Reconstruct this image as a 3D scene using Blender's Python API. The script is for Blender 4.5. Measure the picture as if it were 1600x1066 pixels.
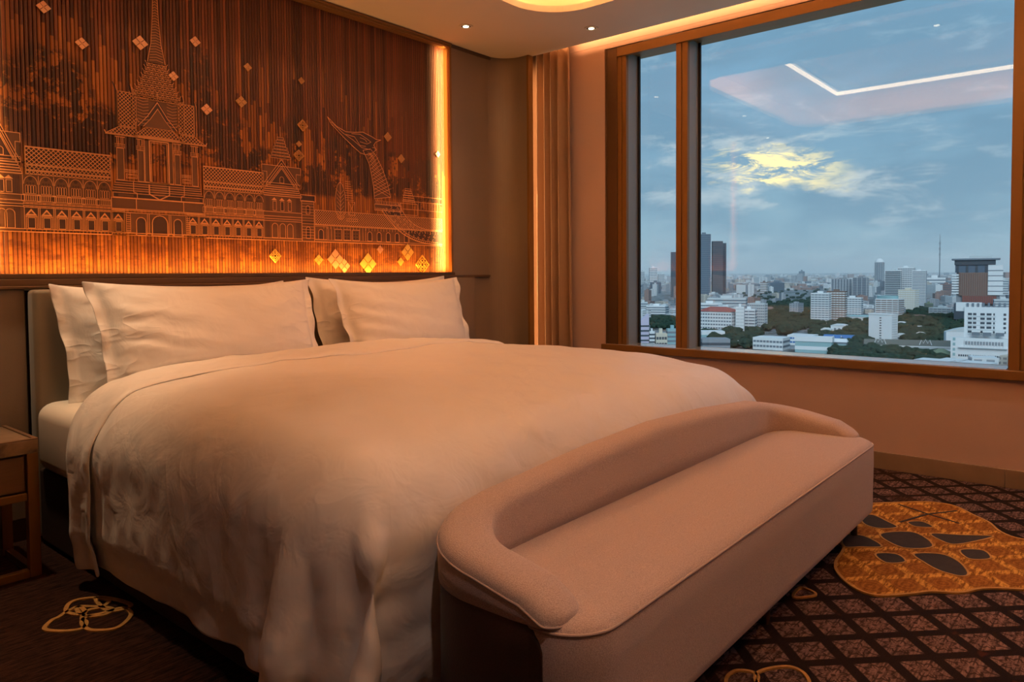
import bpy, bmesh, math, random
import numpy as np
from mathutils import Vector, Matrix
R = math.radians
for o in list(bpy.data.objects): bpy.data.objects.remove(o)
SC = bpy.context.scene
COL = SC.collection

# ------------------------------------------------------------------ camera
CAM = Vector((0, 0, 1.05)); FPX, CY = 1140.9, 471.83
def cam_axes(yaw, pitch, roll):
    f = Vector((math.sin(yaw)*math.cos(pitch), math.cos(yaw)*math.cos(pitch), -math.sin(pitch)))
    r = Vector((math.cos(yaw), -math.sin(yaw), 0)); u = r.cross(f)
    c, s = math.cos(roll), math.sin(roll)
    return c*r+s*u, c*u-s*r, f
CR, CU, CF = cam_axes(R(50.0116), R(2.177), R(-.43614))
cd = bpy.data.cameras.new('camera'); cam = bpy.data.objects.new('camera', cd); COL.objects.link(cam)
cam.matrix_world = Matrix(((CR.x, CU.x, -CF.x, CAM.x), (CR.y, CU.y, -CF.y, CAM.y), (CR.z, CU.z, -CF.z, CAM.z), (0, 0, 0, 1)))
cd.sensor_fit = 'HORIZONTAL'; cd.sensor_width = 36; cd.lens = FPX/1600*36
cd.shift_y = (CY-533)/1600; cd.clip_start = .02; cd.clip_end = 60000
SC.camera = cam
def ray(x, y): return (x-800)/FPX*CR - (y-CY)/FPX*CU + CF
def on(x, y, ax, v):
    """the point of the place that the photograph shows at x, y on a known plane"""
    d = ray(x, y); return CAM + d*((v-CAM[ax])/d[ax])
def wp(x, y, Y=3.41):
    p = on(x, y, 1, Y); return (p.x, p.z)

# ------------------------------------------------------------------ view, world
vs = SC.view_settings; vs.view_transform = 'Standard'; vs.look = 'None'; vs.gamma = 1; vs.exposure = 0.0
try: vs.use_curve_mapping = False
except Exception: pass
cy = SC.cycles
cy.use_denoising = True
try: cy.denoiser = 'OPENIMAGEDENOISE'
except Exception: pass
cy.max_bounces = 8; cy.diffuse_bounces = 4; cy.glossy_bounces = 4; cy.transparent_max_bounces = 12; cy.volume_bounces = 2
cy.caustics_reflective = False; cy.caustics_refractive = False; cy.sample_clamp_indirect = 4

class NT:
    """small helper for building node trees"""
    def __init__(s, tree): s.t = tree; s.n = tree.nodes; s.l = tree.links
    def node(s, typ, **kw):
        n = s.n.new(typ)
        for k, v in kw.items(): setattr(n, k, v)
        return n
    def put(s, sock, v):
        if v is None: return
        if hasattr(v, 'links') or isinstance(v, bpy.types.NodeSocket): s.l.new(v, sock)
        else:
            if isinstance(v, (tuple, list)) and len(v) == 3 and sock.type == 'RGBA': v = (*v, 1)
            sock.default_value = v
    def math(s, op, a, b=None, c=None, clamp=False):
        n = s.node('ShaderNodeMath', operation=op, use_clamp=clamp)
        for i, v in enumerate((a, b, c)): s.put(n.inputs[i], v)
        return n.outputs[0]
    def vmath(s, op, a, b=None, out=0):
        n = s.node('ShaderNodeVectorMath', operation=op); s.put(n.inputs[0], a); s.put(n.inputs[1], b)
        return n.outputs[out]
    def sep(s, v):
        n = s.node('ShaderNodeSeparateXYZ'); s.put(n.inputs[0], v); return n.outputs
    def comb(s, x=0, y=0, z=0):
        n = s.node('ShaderNodeCombineXYZ')
        for i, v in enumerate((x, y, z)): s.put(n.inputs[i], v)
        return n.outputs[0]
    def mix(s, f, a, b):
        n = s.node('ShaderNodeMix', data_type='RGBA'); s.put(n.inputs[0], f); s.put(n.inputs[6], a); s.put(n.inputs[7], b)
        return n.outputs[2]
    def ramp(s, f, stops, interp='LINEAR'):
        n = s.node('ShaderNodeValToRGB'); cr = n.color_ramp; cr.interpolation = interp
        while len(cr.elements) < len(stops): cr.elements.new(.5)
        for e, (p, c) in zip(cr.elements, stops):
            e.position = p; e.color = (*c, 1) if isinstance(c, (tuple, list)) else (c, c, c, 1)
        s.put(n.inputs[0], f); return n.outputs[0]
    def sstep(s, a, b, x):
        n = s.node('ShaderNodeMapRange', interpolation_type='SMOOTHSTEP'); s.put(n.inputs[0], x)
        n.inputs[1].default_value = a; n.inputs[2].default_value = b; return n.outputs[0]
    def noise(s, v, scale=5, detail=2, rough=.5, dist=0, out=0):
        n = s.node('ShaderNodeTexNoise'); s.put(n.inputs['Vector'], v)
        n.inputs['Scale'].default_value = scale; n.inputs['Detail'].default_value = detail
        n.inputs['Roughness'].default_value = rough; n.inputs['Distortion'].default_value = dist
        return n.outputs[out]
    def white(s, v, dims='1D'):
        n = s.node('ShaderNodeTexWhiteNoise', noise_dimensions=dims)
        s.put(n.inputs['W' if dims == '1D' else 'Vector'], v); return n.outputs['Value']
    def scale(s, v, sc):
        n = s.node('ShaderNodeMapping'); s.put(n.inputs[0], v); n.inputs['Scale'].default_value = sc; return n.outputs[0]
    def obj(s): return s.node('ShaderNodeTexCoord').outputs['Object']
    def pos(s): return s.node('ShaderNodeNewGeometry').outputs['Position']
    def bump(s, h, strength=.3, dist=.01):
        n = s.node('ShaderNodeBump'); s.put(n.inputs['Height'], h)
        n.inputs['Strength'].default_value = strength; n.inputs['Distance'].default_value = dist
        return n.outputs[0]

def sky_world():
    w = bpy.data.worlds.new('dusk_sky'); SC.world = w; w.use_nodes = True
    t = NT(w.node_tree); t.n.clear()
    d = t.node('ShaderNodeTexCoord').outputs['Generated']
    x, y, z = t.sep(d)
    zc = t.math('MAXIMUM', z, 0.0)
    base = t.ramp(zc, [(0, (.40, .58, .68)), (.05, (.33, .53, .66)), (.16, (.25, .45, .62)), (.35, (.22, .45, .67)), (1, (.16, .31, .48))])
    # cloud plane coordinates: long flat bands
    q = t.comb(t.math('MULTIPLY', x, 3.0), t.math('MULTIPLY', y, 3.0), t.math('MULTIPLY', z, 10.0))
    n1 = t.noise(q, 1.25, 5, .5, .3)
    n2 = t.noise(q, 3.4, 8, .62, .3)
    c = t.mix(t.math('MULTIPLY', t.sstep(.44, .62, n1), .62), base, (.19, .35, .50))
    c = t.mix(t.math('MULTIPLY', t.sstep(.52, .72, n2), .5), c, (.46, .65, .78))
    # thin gap in the cloud where the low sun lights it
    g = ray(1212, 262).normalized(); up = Vector((0, 0, 1)); rt = g.cross(up).normalized(); up = rt.cross(g).normalized()
    a = t.math('DIVIDE', t.vmath('DOT_PRODUCT', d, tuple(rt), out=1), .095)
    b = t.math('DIVIDE', t.vmath('DOT_PRODUCT', d, tuple(up), out=1), .026)
    wob = t.math('MULTIPLY', t.math('SUBTRACT', t.noise(q, 3.5, 5, .6), .5), 4.0)
    b = t.math('ADD', t.math('ADD', b, wob), t.math('MULTIPLY', a, .35))
    rr = t.math('SQRT', t.math('ADD', t.math('MULTIPLY', a, a), t.math('MULTIPLY', b, b)))
    front = t.math('GREATER_THAN', t.vmath('DOT_PRODUCT', d, tuple(g), out=1), 0)
    br = t.sstep(.42, .56, t.noise(q, 5.5, 8, .7, .8))
    core = t.math('MULTIPLY', t.math('MULTIPLY', t.sstep(1.15, .25, rr), br), front)
    halo = t.math('MULTIPLY', t.math('MULTIPLY', t.sstep(3.4, .5, rr), t.sstep(.47, .66, n2)), front)
    c = t.mix(t.math('MULTIPLY', halo, .7), c, (.66, .75, .78))
    c = t.mix(core, c, (1.45, 1.22, .62))
    bg = t.node('ShaderNodeBackground'); t.put(bg.inputs[0], c); bg.inputs[1].default_value = 1.0
    o = t.node('ShaderNodeOutputWorld'); t.l.new(bg.outputs[0], o.inputs[0])
    w.cycles.sampling_method = 'MANUAL'; w.cycles.sample_map_resolution = 512
sky_world()

# ------------------------------------------------------------------ room lamps (warm)
WARM = (1, .43, .17)
def area(name, loc, direction, sx, sy, watts, col=WARM, spread=180, xaxis=None):
    l = bpy.data.lights.new(name, 'AREA'); l.shape = 'RECTANGLE'; l.size = sx; l.size_y = sy; l.energy = watts; l.color = col
    l.spread = R(spread)
    o = bpy.data.objects.new(name, l); COL.objects.link(o); o.location = loc
    z = -Vector(direction).normalized(); x = Vector(xaxis or (1, 0, 0)); x = (x - z*x.dot(z)).normalized(); yv = z.cross(x)
    o.matrix_world = Matrix(((x.x, yv.x, z.x, loc[0]), (x.y, yv.y, z.y, loc[1]), (x.z, yv.z, z.z, loc[2]), (0, 0, 0, 1)))
    return o
TX0, TX1, TY0, TY1 = .94, 3.465, -.9, 2.625       # opening of the ceiling tray
K = 1.7
def room_lights():
    AMB = (1, .40, .065)
    # strip hidden behind the ledge, washing up the mural; a second one down each side
    area('mural_strip_light', (2.13, 3.352, 1.069), (0, .45, 1), 2.50, .026, 6.0*K, AMB)
    area('mural_strip_light', (3.362, 3.357, 1.79), (-.1, 1, 0), .018, 1.42, 4.2*K*1.5, (1, .50, .16), spread=128, xaxis=(1, 0, 0))
    area('mural_strip_light', (.843, 3.357, 1.79), (.1, 1, 0), .018, 1.42, 4.2*K*1.5, (1, .50, .16), spread=128, xaxis=(1, 0, 0))
    # ceiling tray: strips on the lip shine up into the tray
    cxm, cym = (TX0+TX1)/2, (TY0+TY1)/2
    T = (1, .40, .13)
    area('tray_strip_light', (TX1+.07, cym, 2.585), (-.25, 0, 1), .03, TY1-TY0-.5, 26*K, T)
    area('tray_strip_light', (TX0-.07, cym, 2.585), (.25, 0, 1), .03, TY1-TY0-.5, 26*K, T)
    area('tray_strip_light', (cxm, TY1+.07, 2.585), (0, -.25, 1), TX1-TX0-.4, .03, 20*K, T)
    area('tray_strip_light', (cxm, TY0-.07, 2.585), (0, .25, 1), TX1-TX0-.4, .03, 20*K, T)
    # window pocket strip and the upright strip behind the end of the panelled column
    area('pocket_strip_light', (3.992, .35, 2.605), (1, 0, .80), 5.4, .02, 19*K, (1, .47, .19), spread=112, xaxis=(0, 1, 0))
    area('curtain_strip_light', (3.985, 3.20, 1.3), (1, -.2, 0), .03, 2.35, 4*K, (1, .52, .22), xaxis=(0, 1, 0))
room_lights()
def downlight(x, y, watts, angle=95, blend=.9, col=(1, .50, .20), tilt=(0, 0)):
    l = bpy.data.lights.new('downlight_beam', 'SPOT'); l.energy = watts; l.color = col; l.spot_size = R(angle); l.spot_blend = blend
    l.shadow_soft_size = .03
    o = bpy.data.objects.new('downlight_beam', l); COL.objects.link(o); o.location = (x, y, 2.53)
    o.rotation_euler = (tilt[0], tilt[1], 0)
NEU_FILL = (1, .72, .58)  # neutral fill colour; the two lamps behind the camera are added for it
SPOTS = [  # x, y, watts, angle, colour
    (3.235, 3.058, 14, 75, (1, .47, .17)), (3.762, 2.51, 10, 75, (1, .47, .17)), (.72, 3.058, 48, 66, (1, .66, .38)),
    (2.0, 2.80, 20, 74, (1, .42, .16)), (1.75, 2.35, 0, 80, WARM), (3.70, -.6, 20, 90, NEU_FILL), (.6, .4, 17, 95, NEU_FILL), (3.70, .9, 10, 90, NEU_FILL), (.6, -1.2, 26, 95, NEU_FILL), (2.2, -1.7, 36, 95, NEU_FILL)]
for x, y, w, a, c in SPOTS:
    if w: downlight(x, y, w*K, a, .8, c)

# ------------------------------------------------------------------ objects, tags, mesh helpers
def tag(o, label=None, cat=None, group=None, kind=None):
    for k, v in (('label', label), ('category', cat), ('group', group), ('kind', kind)):
        if v: o[k] = v
    return o
def link(name, me, parent=None, loc=None):
    o = bpy.data.objects.new(name, me); COL.objects.link(o)
    if parent: o.parent = parent
    if loc is not None: o.location = loc
    return o
def empty(name, loc=(0, 0, 0), rz=0):
    o = bpy.data.objects.new(name, None); COL.objects.link(o); o.location = loc; o.rotation_euler = (0, 0, rz)
    o.empty_display_size = .1; return o
def mesh_of(verts, faces, mats, smooth=False, fm=None):
    me = bpy.data.meshes.new('m'); me.from_pydata([tuple(v) for v in verts], [], faces)
    for m in (mats if isinstance(mats, (list, tuple)) else [mats]): me.materials.append(m)
    if smooth: me.polygons.foreach_set('use_smooth', [True]*len(me.polygons))
    if fm: me.polygons.foreach_set('material_index', fm)
    me.update(); return me
def fix_normals(me):
    bm = bmesh.new(); bm.from_mesh(me); bmesh.ops.recalc_face_normals(bm, faces=bm.faces); bm.to_mesh(me); bm.free()
class MB:
    """collects boxes, prisms and tubes into one mesh"""
    def __init__(s): s.v = []; s.f = []; s.mi = []
    def add(s, vs, fs, m=0):
        k = len(s.v); s.v += [tuple(v) for v in vs]; s.f += [tuple(i+k for i in f) for f in fs]; s.mi += [m]*len(fs); return s
    def box(s, x0, x1, y0, y1, z0, z1, m=0):
        v = [(x0, y0, z0), (x1, y0, z0), (x1, y1, z0), (x0, y1, z0), (x0, y0, z1), (x1, y0, z1), (x1, y1, z1), (x0, y1, z1)]
        return s.add(v, [(0, 3, 2, 1), (4, 5, 6, 7), (0, 1, 5, 4), (1, 2, 6, 5), (2, 3, 7, 6), (3, 0, 4, 7)], m)
    def prism(s, pts, z0, z1, m=0, cap=True):
        n = len(pts); v = [(p[0], p[1], z0) for p in pts]+[(p[0], p[1], z1) for p in pts]
        f = [(i, (i+1) % n, (i+1) % n+n, i+n) for i in range(n)]
        if cap: f += [tuple(range(n-1, -1, -1)), tuple(range(n, 2*n))]
        return s.add(v, f, m)
    def tube(s, pts, r, seg=8, m=0, closed=False):
        pts = [Vector(p) for p in pts]; n = len(pts); vs = []; fs = []
        up = Vector((0, 0, 1))
        for i, p in enumerate(pts):
            a = pts[(i-1) % n] if closed or i > 0 else p; b = pts[(i+1) % n] if closed or i < n-1 else p
            d = (b-a).normalized(); u = up if abs(d.dot(up)) < .95 else Vector((1, 0, 0))
            s1 = d.cross(u).normalized(); s2 = s1.cross(d)
            rr = r[i] if isinstance(r, (list, tuple)) else r
            vs += [p+(s1*math.cos(2*math.pi*k/seg)+s2*math.sin(2*math.pi*k/seg))*rr for k in range(seg)]
        for i in range(n if closed else n-1):
            j = (i+1) % n
            fs += [(i*seg+k, i*seg+(k+1) % seg, j*seg+(k+1) % seg, j*seg+k) for k in range(seg)]
        if not closed: fs += [tuple(range(seg-1, -1, -1)), tuple((n-1)*seg+k for k in range(seg))]
        return s.add(vs, fs, m)
    def build(s, name, mats, parent=None, smooth=False, bevel=0, seg=2):
        me = mesh_of(s.v, s.f, mats, smooth, s.mi); me.name = name
        fix_normals(me)
        o = link(name, me, parent)
        if bevel:
            b = o.modifiers.new('bevel', 'BEVEL'); b.width = bevel; b.segments = seg; b.limit_method = 'ANGLE'; b.angle_limit = R(40)
            me.polygons.foreach_set('use_smooth', [True]*len(me.polygons))
            w = o.modifiers.new('wn', 'WEIGHTED_NORMAL')
        return o
def grid_mesh(P, mat, smooth=True, flip=False):
    P = np.asarray(P); n, m = P.shape[:2]; idx = np.arange(n*m).reshape(n, m)
    q = np.stack([idx[:-1, :-1], idx[1:, :-1], idx[1:, 1:], idx[:-1, 1:]], -1).reshape(-1, 4)
    if flip: q = q[:, ::-1]
    return mesh_of(P.reshape(-1, 3).tolist(), q.tolist(), mat, smooth)

# ------------------------------------------------------------------ materials
MATS = {}
def material(name, col, rough=.6, metal=0, spec=.5, sheen=0, build=None, coat=0, emit=None, estr=0):
    m = bpy.data.materials.new(name); m.use_nodes = True; t = NT(m.node_tree); b = t.n['Principled BSDF']
    b.inputs['Base Color'].default_value = (*col, 1); b.inputs['Roughness'].default_value = rough; b.inputs['Metallic'].default_value = metal
    b.inputs['Specular IOR Level'].default_value = spec; b.inputs['Sheen Weight'].default_value = sheen; b.inputs['Coat Weight'].default_value = coat
    if emit: b.inputs['Emission Color'].default_value = (*emit, 1); b.inputs['Emission Strength'].default_value = estr
    if build: build(t, b)
    MATS[name] = m; return m
def mottled(col, amt=.12, scale=3, bscale=60, bst=.05, stretch=(1, 1, 1)):
    def f(t, b):
        p = t.scale(t.obj(), stretch); n = t.noise(p, scale, 4)
        d = tuple(c*(1-amt) for c in col); l = tuple(min(1, c*(1+amt)) for c in col)
        t.put(b.inputs['Base Color'], t.mix(n, d, l))
        t.put(b.inputs['Normal'], t.bump(t.noise(p, bscale, 2), bst, .004))
    return f
def M_(name, col, rough=.6, metal=0, spec=.5, amt=.1, scale=3, bscale=60, bst=.05, stretch=(1, 1, 1), **k):
    return material(name, col, rough, metal, spec, build=mottled(col, amt, scale, bscale, bst, stretch), **k)

M_('ceiling_paint', (.76, .66, .52), .8, bscale=120, bst=.03, amt=.02)
M_('wall_fabric', (.19, .145, .105), .42, bscale=260, bst=.10, amt=.06)           # panelled wall covering, taupe
M_('wall_paint', (.56, .39, .32), .8, bscale=200, bst=.08, amt=.03)               # vinyl wall covering under the window
M_('panel_leather', (.20, .165, .12), .42, bscale=220, bst=.15, amt=.06)
M_('dark_trim', (.085, .05, .03), .35, bscale=40, bst=.05, amt=.15, stretch=(1, 1, 6))
M_('bronze', (.22, .112, .030), .48, .4, bscale=30, bst=.04, amt=.08, stretch=(1, 1, .2))
M_('bronze_dark', (.10, .055, .025), .42, .4, bscale=30, bst=.03, amt=.1)
M_('sill_stone', (.50, .44, .38), .12, spec=.8, bst=0, amt=.06)
M_('grey_metal', (.29, .275, .24), .5, .3, amt=.05)
M_('gasket', (.006, .006, .007), .6)
M_('stone_base', (.22, .16, .11), .38, amt=.35, scale=6, bscale=30, bst=.02)
M_('white_plastic', (.8, .78, .74), .4)
M_('sheet_cotton', (.84, .80, .72), .62, spec=.3, amt=.01, bscale=500, bst=.05)
def cotton(t, b):
    p = t.pos()
    w = t.noise(p, 900, 1); n = t.noise(p, 9, 3, .55, .8)
    t.put(b.inputs['Base Color'], t.mix(n, (.80, .765, .73), (.84, .805, .77)))
    q = t.noise(t.scale(p, (1.1, 1.0, .45)), 3.2, 2, .45, .7)
    rg = t.math('POWER', t.math('SUBTRACT', 1.0, t.math('ABSOLUTE', t.math('MULTIPLY', t.math('SUBTRACT', q, .5), 7.0)), clamp=True), 2.0)
    q2 = t.noise(t.scale(p, (1.4, 1.4, .35)), 7, 1.5, .45, .5)
    rg2 = t.math('POWER', t.math('SUBTRACT', 1.0, t.math('ABSOLUTE', t.math('MULTIPLY', t.math('SUBTRACT', q2, .5), 8.0)), clamp=True), 2.0)
    nz = t.sep(t.node('ShaderNodeNewGeometry').outputs['Normal'])[2]
    flank = t.sstep(.97, .55, nz)
    h = t.math('ADD', t.math('ADD', t.math('MULTIPLY', n, .8), t.math('MULTIPLY', rg, t.math('ADD', .06, t.math('MULTIPLY', flank, .24)))), t.math('MULTIPLY', rg2, t.math('MULTIPLY', flank, .05)))
    t.put(b.inputs['Normal'], t.bump(h, .55, .012))
material('duvet_cotton', (.82, .78, .74), .46, spec=.35, sheen=.12, build=cotton)
def pcotton(t, b):
    p = t.obj(); n = t.noise(t.scale(p, (1, 1, 1)), 7, 3, .5, 1.2)
    t.put(b.inputs['Base Color'], t.mix(n, (.80, .765, .73), (.84, .805, .77)))
    x, y, z = t.sep(p)
    q = t.noise(t.scale(p, (.8, 1, 2.2)), 4.5, 1.5, .45, .8)
    rg = t.math('POWER', t.math('SUBTRACT', 1.0, t.math('ABSOLUTE', t.math('MULTIPLY', t.math('SUBTRACT', q, .5), 6.0)), clamp=True), 2.0)
    endf = t.sstep(.16, .44, t.math('ABSOLUTE', x))
    h = t.math('ADD', t.math('MULTIPLY', n, .7), t.math('MULTIPLY', rg, t.math('ADD', .05, t.math('MULTIPLY', endf, .28))))
    t.put(b.inputs['Normal'], t.bump(h, .6, .012))
material('pillow_cotton', (.82, .78, .74), .5, spec=.3, sheen=.1, build=pcotton)
def weave(t, b):
    p = t.pos(); x, y, z = t.sep(p)
    s = 1500.
    h = t.math('MULTIPLY', t.math('SINE', t.math('MULTIPLY', t.math('ADD', x, t.math('MULTIPLY', z, .6)), s)), t.math('SINE', t.math('MULTIPLY', t.math('ADD', y, t.math('MULTIPLY', z, .8)), s)))
    w = t.noise(p, 420, 2, .6); n = t.noise(p, 5, 3)
    c = t.mix(t.sstep(.35, .65, w), (.42, .325, .30), (.60, .485, .455))
    c = t.mix(t.math('MULTIPLY', n, .25), c, (.46, .37, .34))
    t.put(b.inputs['Base Color'], c)
    t.put(b.inputs['Normal'], t.bump(t.math('ADD', t.math('MULTIPLY', h, .3), w), .5, .0025))
material('bench_fabric', (.5, .4, .36), .85, spec=.2, sheen=.3, build=weave)
M_('piping', (.40, .32, .295), .8, bscale=400, bst=.2)
M_('shell_leather', (.030, .016, .011), .42, bscale=240, bst=.2, amt=.1)
M_('bed_base', (.030, .014, .010), .8, bscale=200, bst=.1)
M_('leg_metal', (.10, .06, .035), .35, .7)
def velvet(t, b):
    p = t.pos(); n = t.noise(p, 6, 3)
    t.put(b.inputs['Base Color'], t.mix(n, (.165, .135, .088), (.20, .165, .11)))
    t.put(b.inputs['Normal'], t.bump(t.noise(p, 400, 2), .1, .002))
material('headboard_fabric', (.22, .18, .12), .6, sheen=.3, build=velvet)
def curtainm(t, b):
    p = t.scale(t.obj(), (500, 500, 60)); n = t.noise(p, 1, 2)
    t.put(b.inputs['Base Color'], t.mix(n, (.34, .21, .125), (.42, .27, .17))); t.put(b.inputs['Normal'], t.bump(n, .15, .002))
material('curtain_fabric', (.45, .31, .20), .8, sheen=.2, build=curtainm)
def wood(t, b):
    p = t.scale(t.obj(), (1, 3, 14)); n = t.noise(p, 6, 5, .6, .8)
    t.put(b.inputs['Base Color'], t.mix(n, (.10, .055, .03), (.20, .115, .06)))
material('dark_oak', (.15, .09, .05), .45, build=wood)
def stone_top(t, b):
    p = t.obj(); n = t.noise(p, 14, 6, .65, .5)
    t.put(b.inputs['Base Color'], t.ramp(n, [(.3, (.10, .06, .035)), (.5, (.20, .14, .09)), (.7, (.28, .20, .135))]))
material('travertine', (.35, .27, .2), .35, build=stone_top)
material('lamp_glow', (1, .9, .7), .5, emit=(1, .80, .50), estr=7)
material('strip_glow', (1, .9, .7), .5, emit=(1, .72, .42), estr=9)

def glass_mat():
    m = bpy.data.materials.new('window_glass'); m.use_nodes = True; t = NT(m.node_tree); t.n.clear()
    ge = t.node('ShaderNodeNewGeometry')
    c = t.math('ABSOLUTE', t.vmath('DOT_PRODUCT', ge.outputs['Incoming'], ge.outputs['Normal'], out=1))
    fr = t.math('ADD', t.math('MULTIPLY', t.math('POWER', t.math('SUBTRACT', 1.0, c, clamp=True), 5.0), .955), .045)
    tr = t.node('ShaderNodeBsdfTransparent'); tr.inputs[0].default_value = (.97, .985, .985, 1)
    gl = t.node('ShaderNodeBsdfGlossy'); gl.inputs['Roughness'].default_value = 0.0
    mx = t.node('ShaderNodeMixShader'); t.l.new(fr, mx.inputs[0]); t.l.new(tr.outputs[0], mx.inputs[1]); t.l.new(gl.outputs[0], mx.inputs[2])
    o = t.node('ShaderNodeOutputMaterial'); t.l.new(mx.outputs[0], o.inputs[0]); MATS['window_glass'] = m
glass_mat()
# ================================================================== THE ROOM
M = MATS
XL, XR, YB, YF, ZC = -1.6, 4.218, -2.6, 3.37, 2.54
def structure(o, label=None): return tag(o, label, kind='structure')

# ---- carpeted floor: woven lattice of rosette tiles, plain streaky field, both procedural
def carpet(t, b):
    p = t.pos(); x, y, z = t.sep(p)
    st = t.noise(t.scale(p, (9, 70, 1)), 1.6, 5, .75)                       # yarn streaks
    fine = t.noise(p, 330, 2, .6)
    # lattice axes measured on the floor
    u = t.math('ADD', t.math('MULTIPLY', x, LU[0]), t.math('ADD', t.math('MULTIPLY', y, LU[1]), LU[2]))
    v = t.math('ADD', t.math('MULTIPLY', x, LV[0]), t.math('ADD', t.math('MULTIPLY', y, LV[1]), LV[2]))
    fu = t.math('SUBTRACT', t.math('FRACT', u), .5); fv = t.math('SUBTRACT', t.math('FRACT', v), .5)
    au, av = t.math('ABSOLUTE', fu), t.math('ABSOLUTE', fv)
    mx = t.math('MAXIMUM', au, av)
    tile = t.sstep(.385, .355, mx)
    # rosette: petals round the middle of every tile, corner leaves
    r = t.math('SQRT', t.math('ADD', t.math('MULTIPLY', fu, fu), t.math('MULTIPLY', fv, fv)))
    ang = t.math('ARCTAN2', fv, fu)
    pet = t.math('ABSOLUTE', t.math('COSINE', t.math('MULTIPLY', ang, 4.0)))
    rad = t.math('ADD', .20, t.math('MULTIPLY', pet, .10))
    ring_ = t.math('ABSOLUTE', t.math('SUBTRACT', r, rad))
    dark = t.math('MAXIMUM', t.sstep(.045, .018, ring_), t.sstep(.065, .04, r))
    pet2 = t.math('ABSOLUTE', t.math('SINE', t.math('MULTIPLY', ang, 4.0)))
    dark = t.math('MAXIMUM', dark, t.math('MULTIPLY', t.sstep(.30, .12, pet2), t.sstep(.09, .13, r)))
    cid = t.comb(t.math('FLOOR', u), t.math('FLOOR', v), 0)
    wn = t.white(cid, '3D')
    field = t.mix(t.sstep(.36, .66, st), (.008, .004, .003), (.065, .027, .018))
    tone = t.mix(t.sstep(.34, .64, st), (.045, .026, .024), (.24, .155, .145))
    tilec = t.mix(t.math('MULTIPLY', dark, .85), tone, (.022, .012, .012))
    line = t.mix(st, (.006, .004, .004), (.018, .010, .010))
    latt = t.mix(tile, line, tilec)
    # broken patches where the lattice fades into the plain streaks; the left of the room is plain
    n = t.noise(p, .95, 3, .55, .4)
    reg = t.math('MULTIPLY', t.sstep(1.55, 1.95, x), t.sstep(.60, .54, n))
    reg = t.math('MULTIPLY', reg, t.sstep(1.35, .80, t.math('ADD', y, t.math('MULTIPLY', t.math('SUBTRACT', 3.9, x), -.35))))
    c = t.mix(reg, field, latt)
    oc = t.math('MULTIPLY', t.sstep(.66, .74, t.noise(p, 13, 2)), .35)
    c = t.mix(oc, c, (.12, .03, .012))
    c = t.mix(t.math('MULTIPLY', t.math('SUBTRACT', 1.0, fine), .45), c, (.006, .004, .004))
    t.put(b.inputs['Base Color'], c)
    t.put(b.inputs['Normal'], t.bump(t.math('ADD', fine, st), .7, .004))
# lattice directions from four tile centres read off the photograph: rows along a, columns along b
_o, _a, _b = on(1430, 973.7, 2, 0), on(1493, 970.6, 2, 0), on(1471.5, 1006.5, 2, 0)
_A = Matrix(((_a.x-_o.x, _b.x-_o.x), (_a.y-_o.y, _b.y-_o.y))).inverted()
LU = (_A[0][0], _A[0][1], -_A[0][0]*_o.x-_A[0][1]*_o.y+.5); LV = (_A[1][0], _A[1][1], -_A[1][0]*_o.x-_A[1][1]*_o.y+.5)
material('carpet', (.03, .015, .012), .95, spec=.1, build=carpet)
def gold_carpet(t, b):
    p = t.pos(); x, y, z = t.sep(p)
    st = t.noise(t.scale(p, (7, 34, 1)), 2.2, 4, .75); fine = t.noise(p, 330, 2, .6)
    u = t.math('ADD', t.math('MULTIPLY', x, LU[0]), t.math('ADD', t.math('MULTIPLY', y, LU[1]), LU[2]))
    v = t.math('ADD', t.math('MULTIPLY', x, LV[0]), t.math('ADD', t.math('MULTIPLY', y, LV[1]), LV[2]))
    fu = t.math('SUBTRACT', t.math('FRACT', u), .5); fv = t.math('SUBTRACT', t.math('FRACT', v), .5)
    mx = t.math('MAXIMUM', t.math('ABSOLUTE', fu), t.math('ABSOLUTE', fv))
    r = t.math('SQRT', t.math('ADD', t.math('MULTIPLY', fu, fu), t.math('MULTIPLY', fv, fv)))
    ros = t.sstep(-.1, .4, t.math('SINE', t.math('MULTIPLY', r, 42.0)))
    gold = t.mix(t.sstep(.38, .62, st), (.17, .062, .008), (.78, .41, .085))
    br = t.mix(t.math('MULTIPLY', ros, .6), (.17, .055, .013), (.33, .13, .025))
    c = t.mix(t.math('MULTIPLY', t.sstep(.40, .35, mx), .8), gold, br)
    c = t.mix(t.math('MULTIPLY', t.math('SUBTRACT', 1.0, fine), .35), c, (.03, .012, .004))
    t.put(b.inputs['Base Color'], c); t.put(b.inputs['Normal'], t.bump(t.math('ADD', fine, st), .7, .004))
material('gold_wool', (.4, .2, .04), .95, spec=.1, build=gold_carpet)
M_('gold_yarn', (.40, .215, .055), .95, amt=.4, scale=60, bscale=300, bst=.5)
M_('slate_yarn', (.015, .012, .013), .95, amt=.8, scale=30, bscale=300, bst=.5)

floor = structure(MB().box(XL, XR, YB, YF+.25, -.06, 0).build('floor', M['carpet']))

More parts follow.
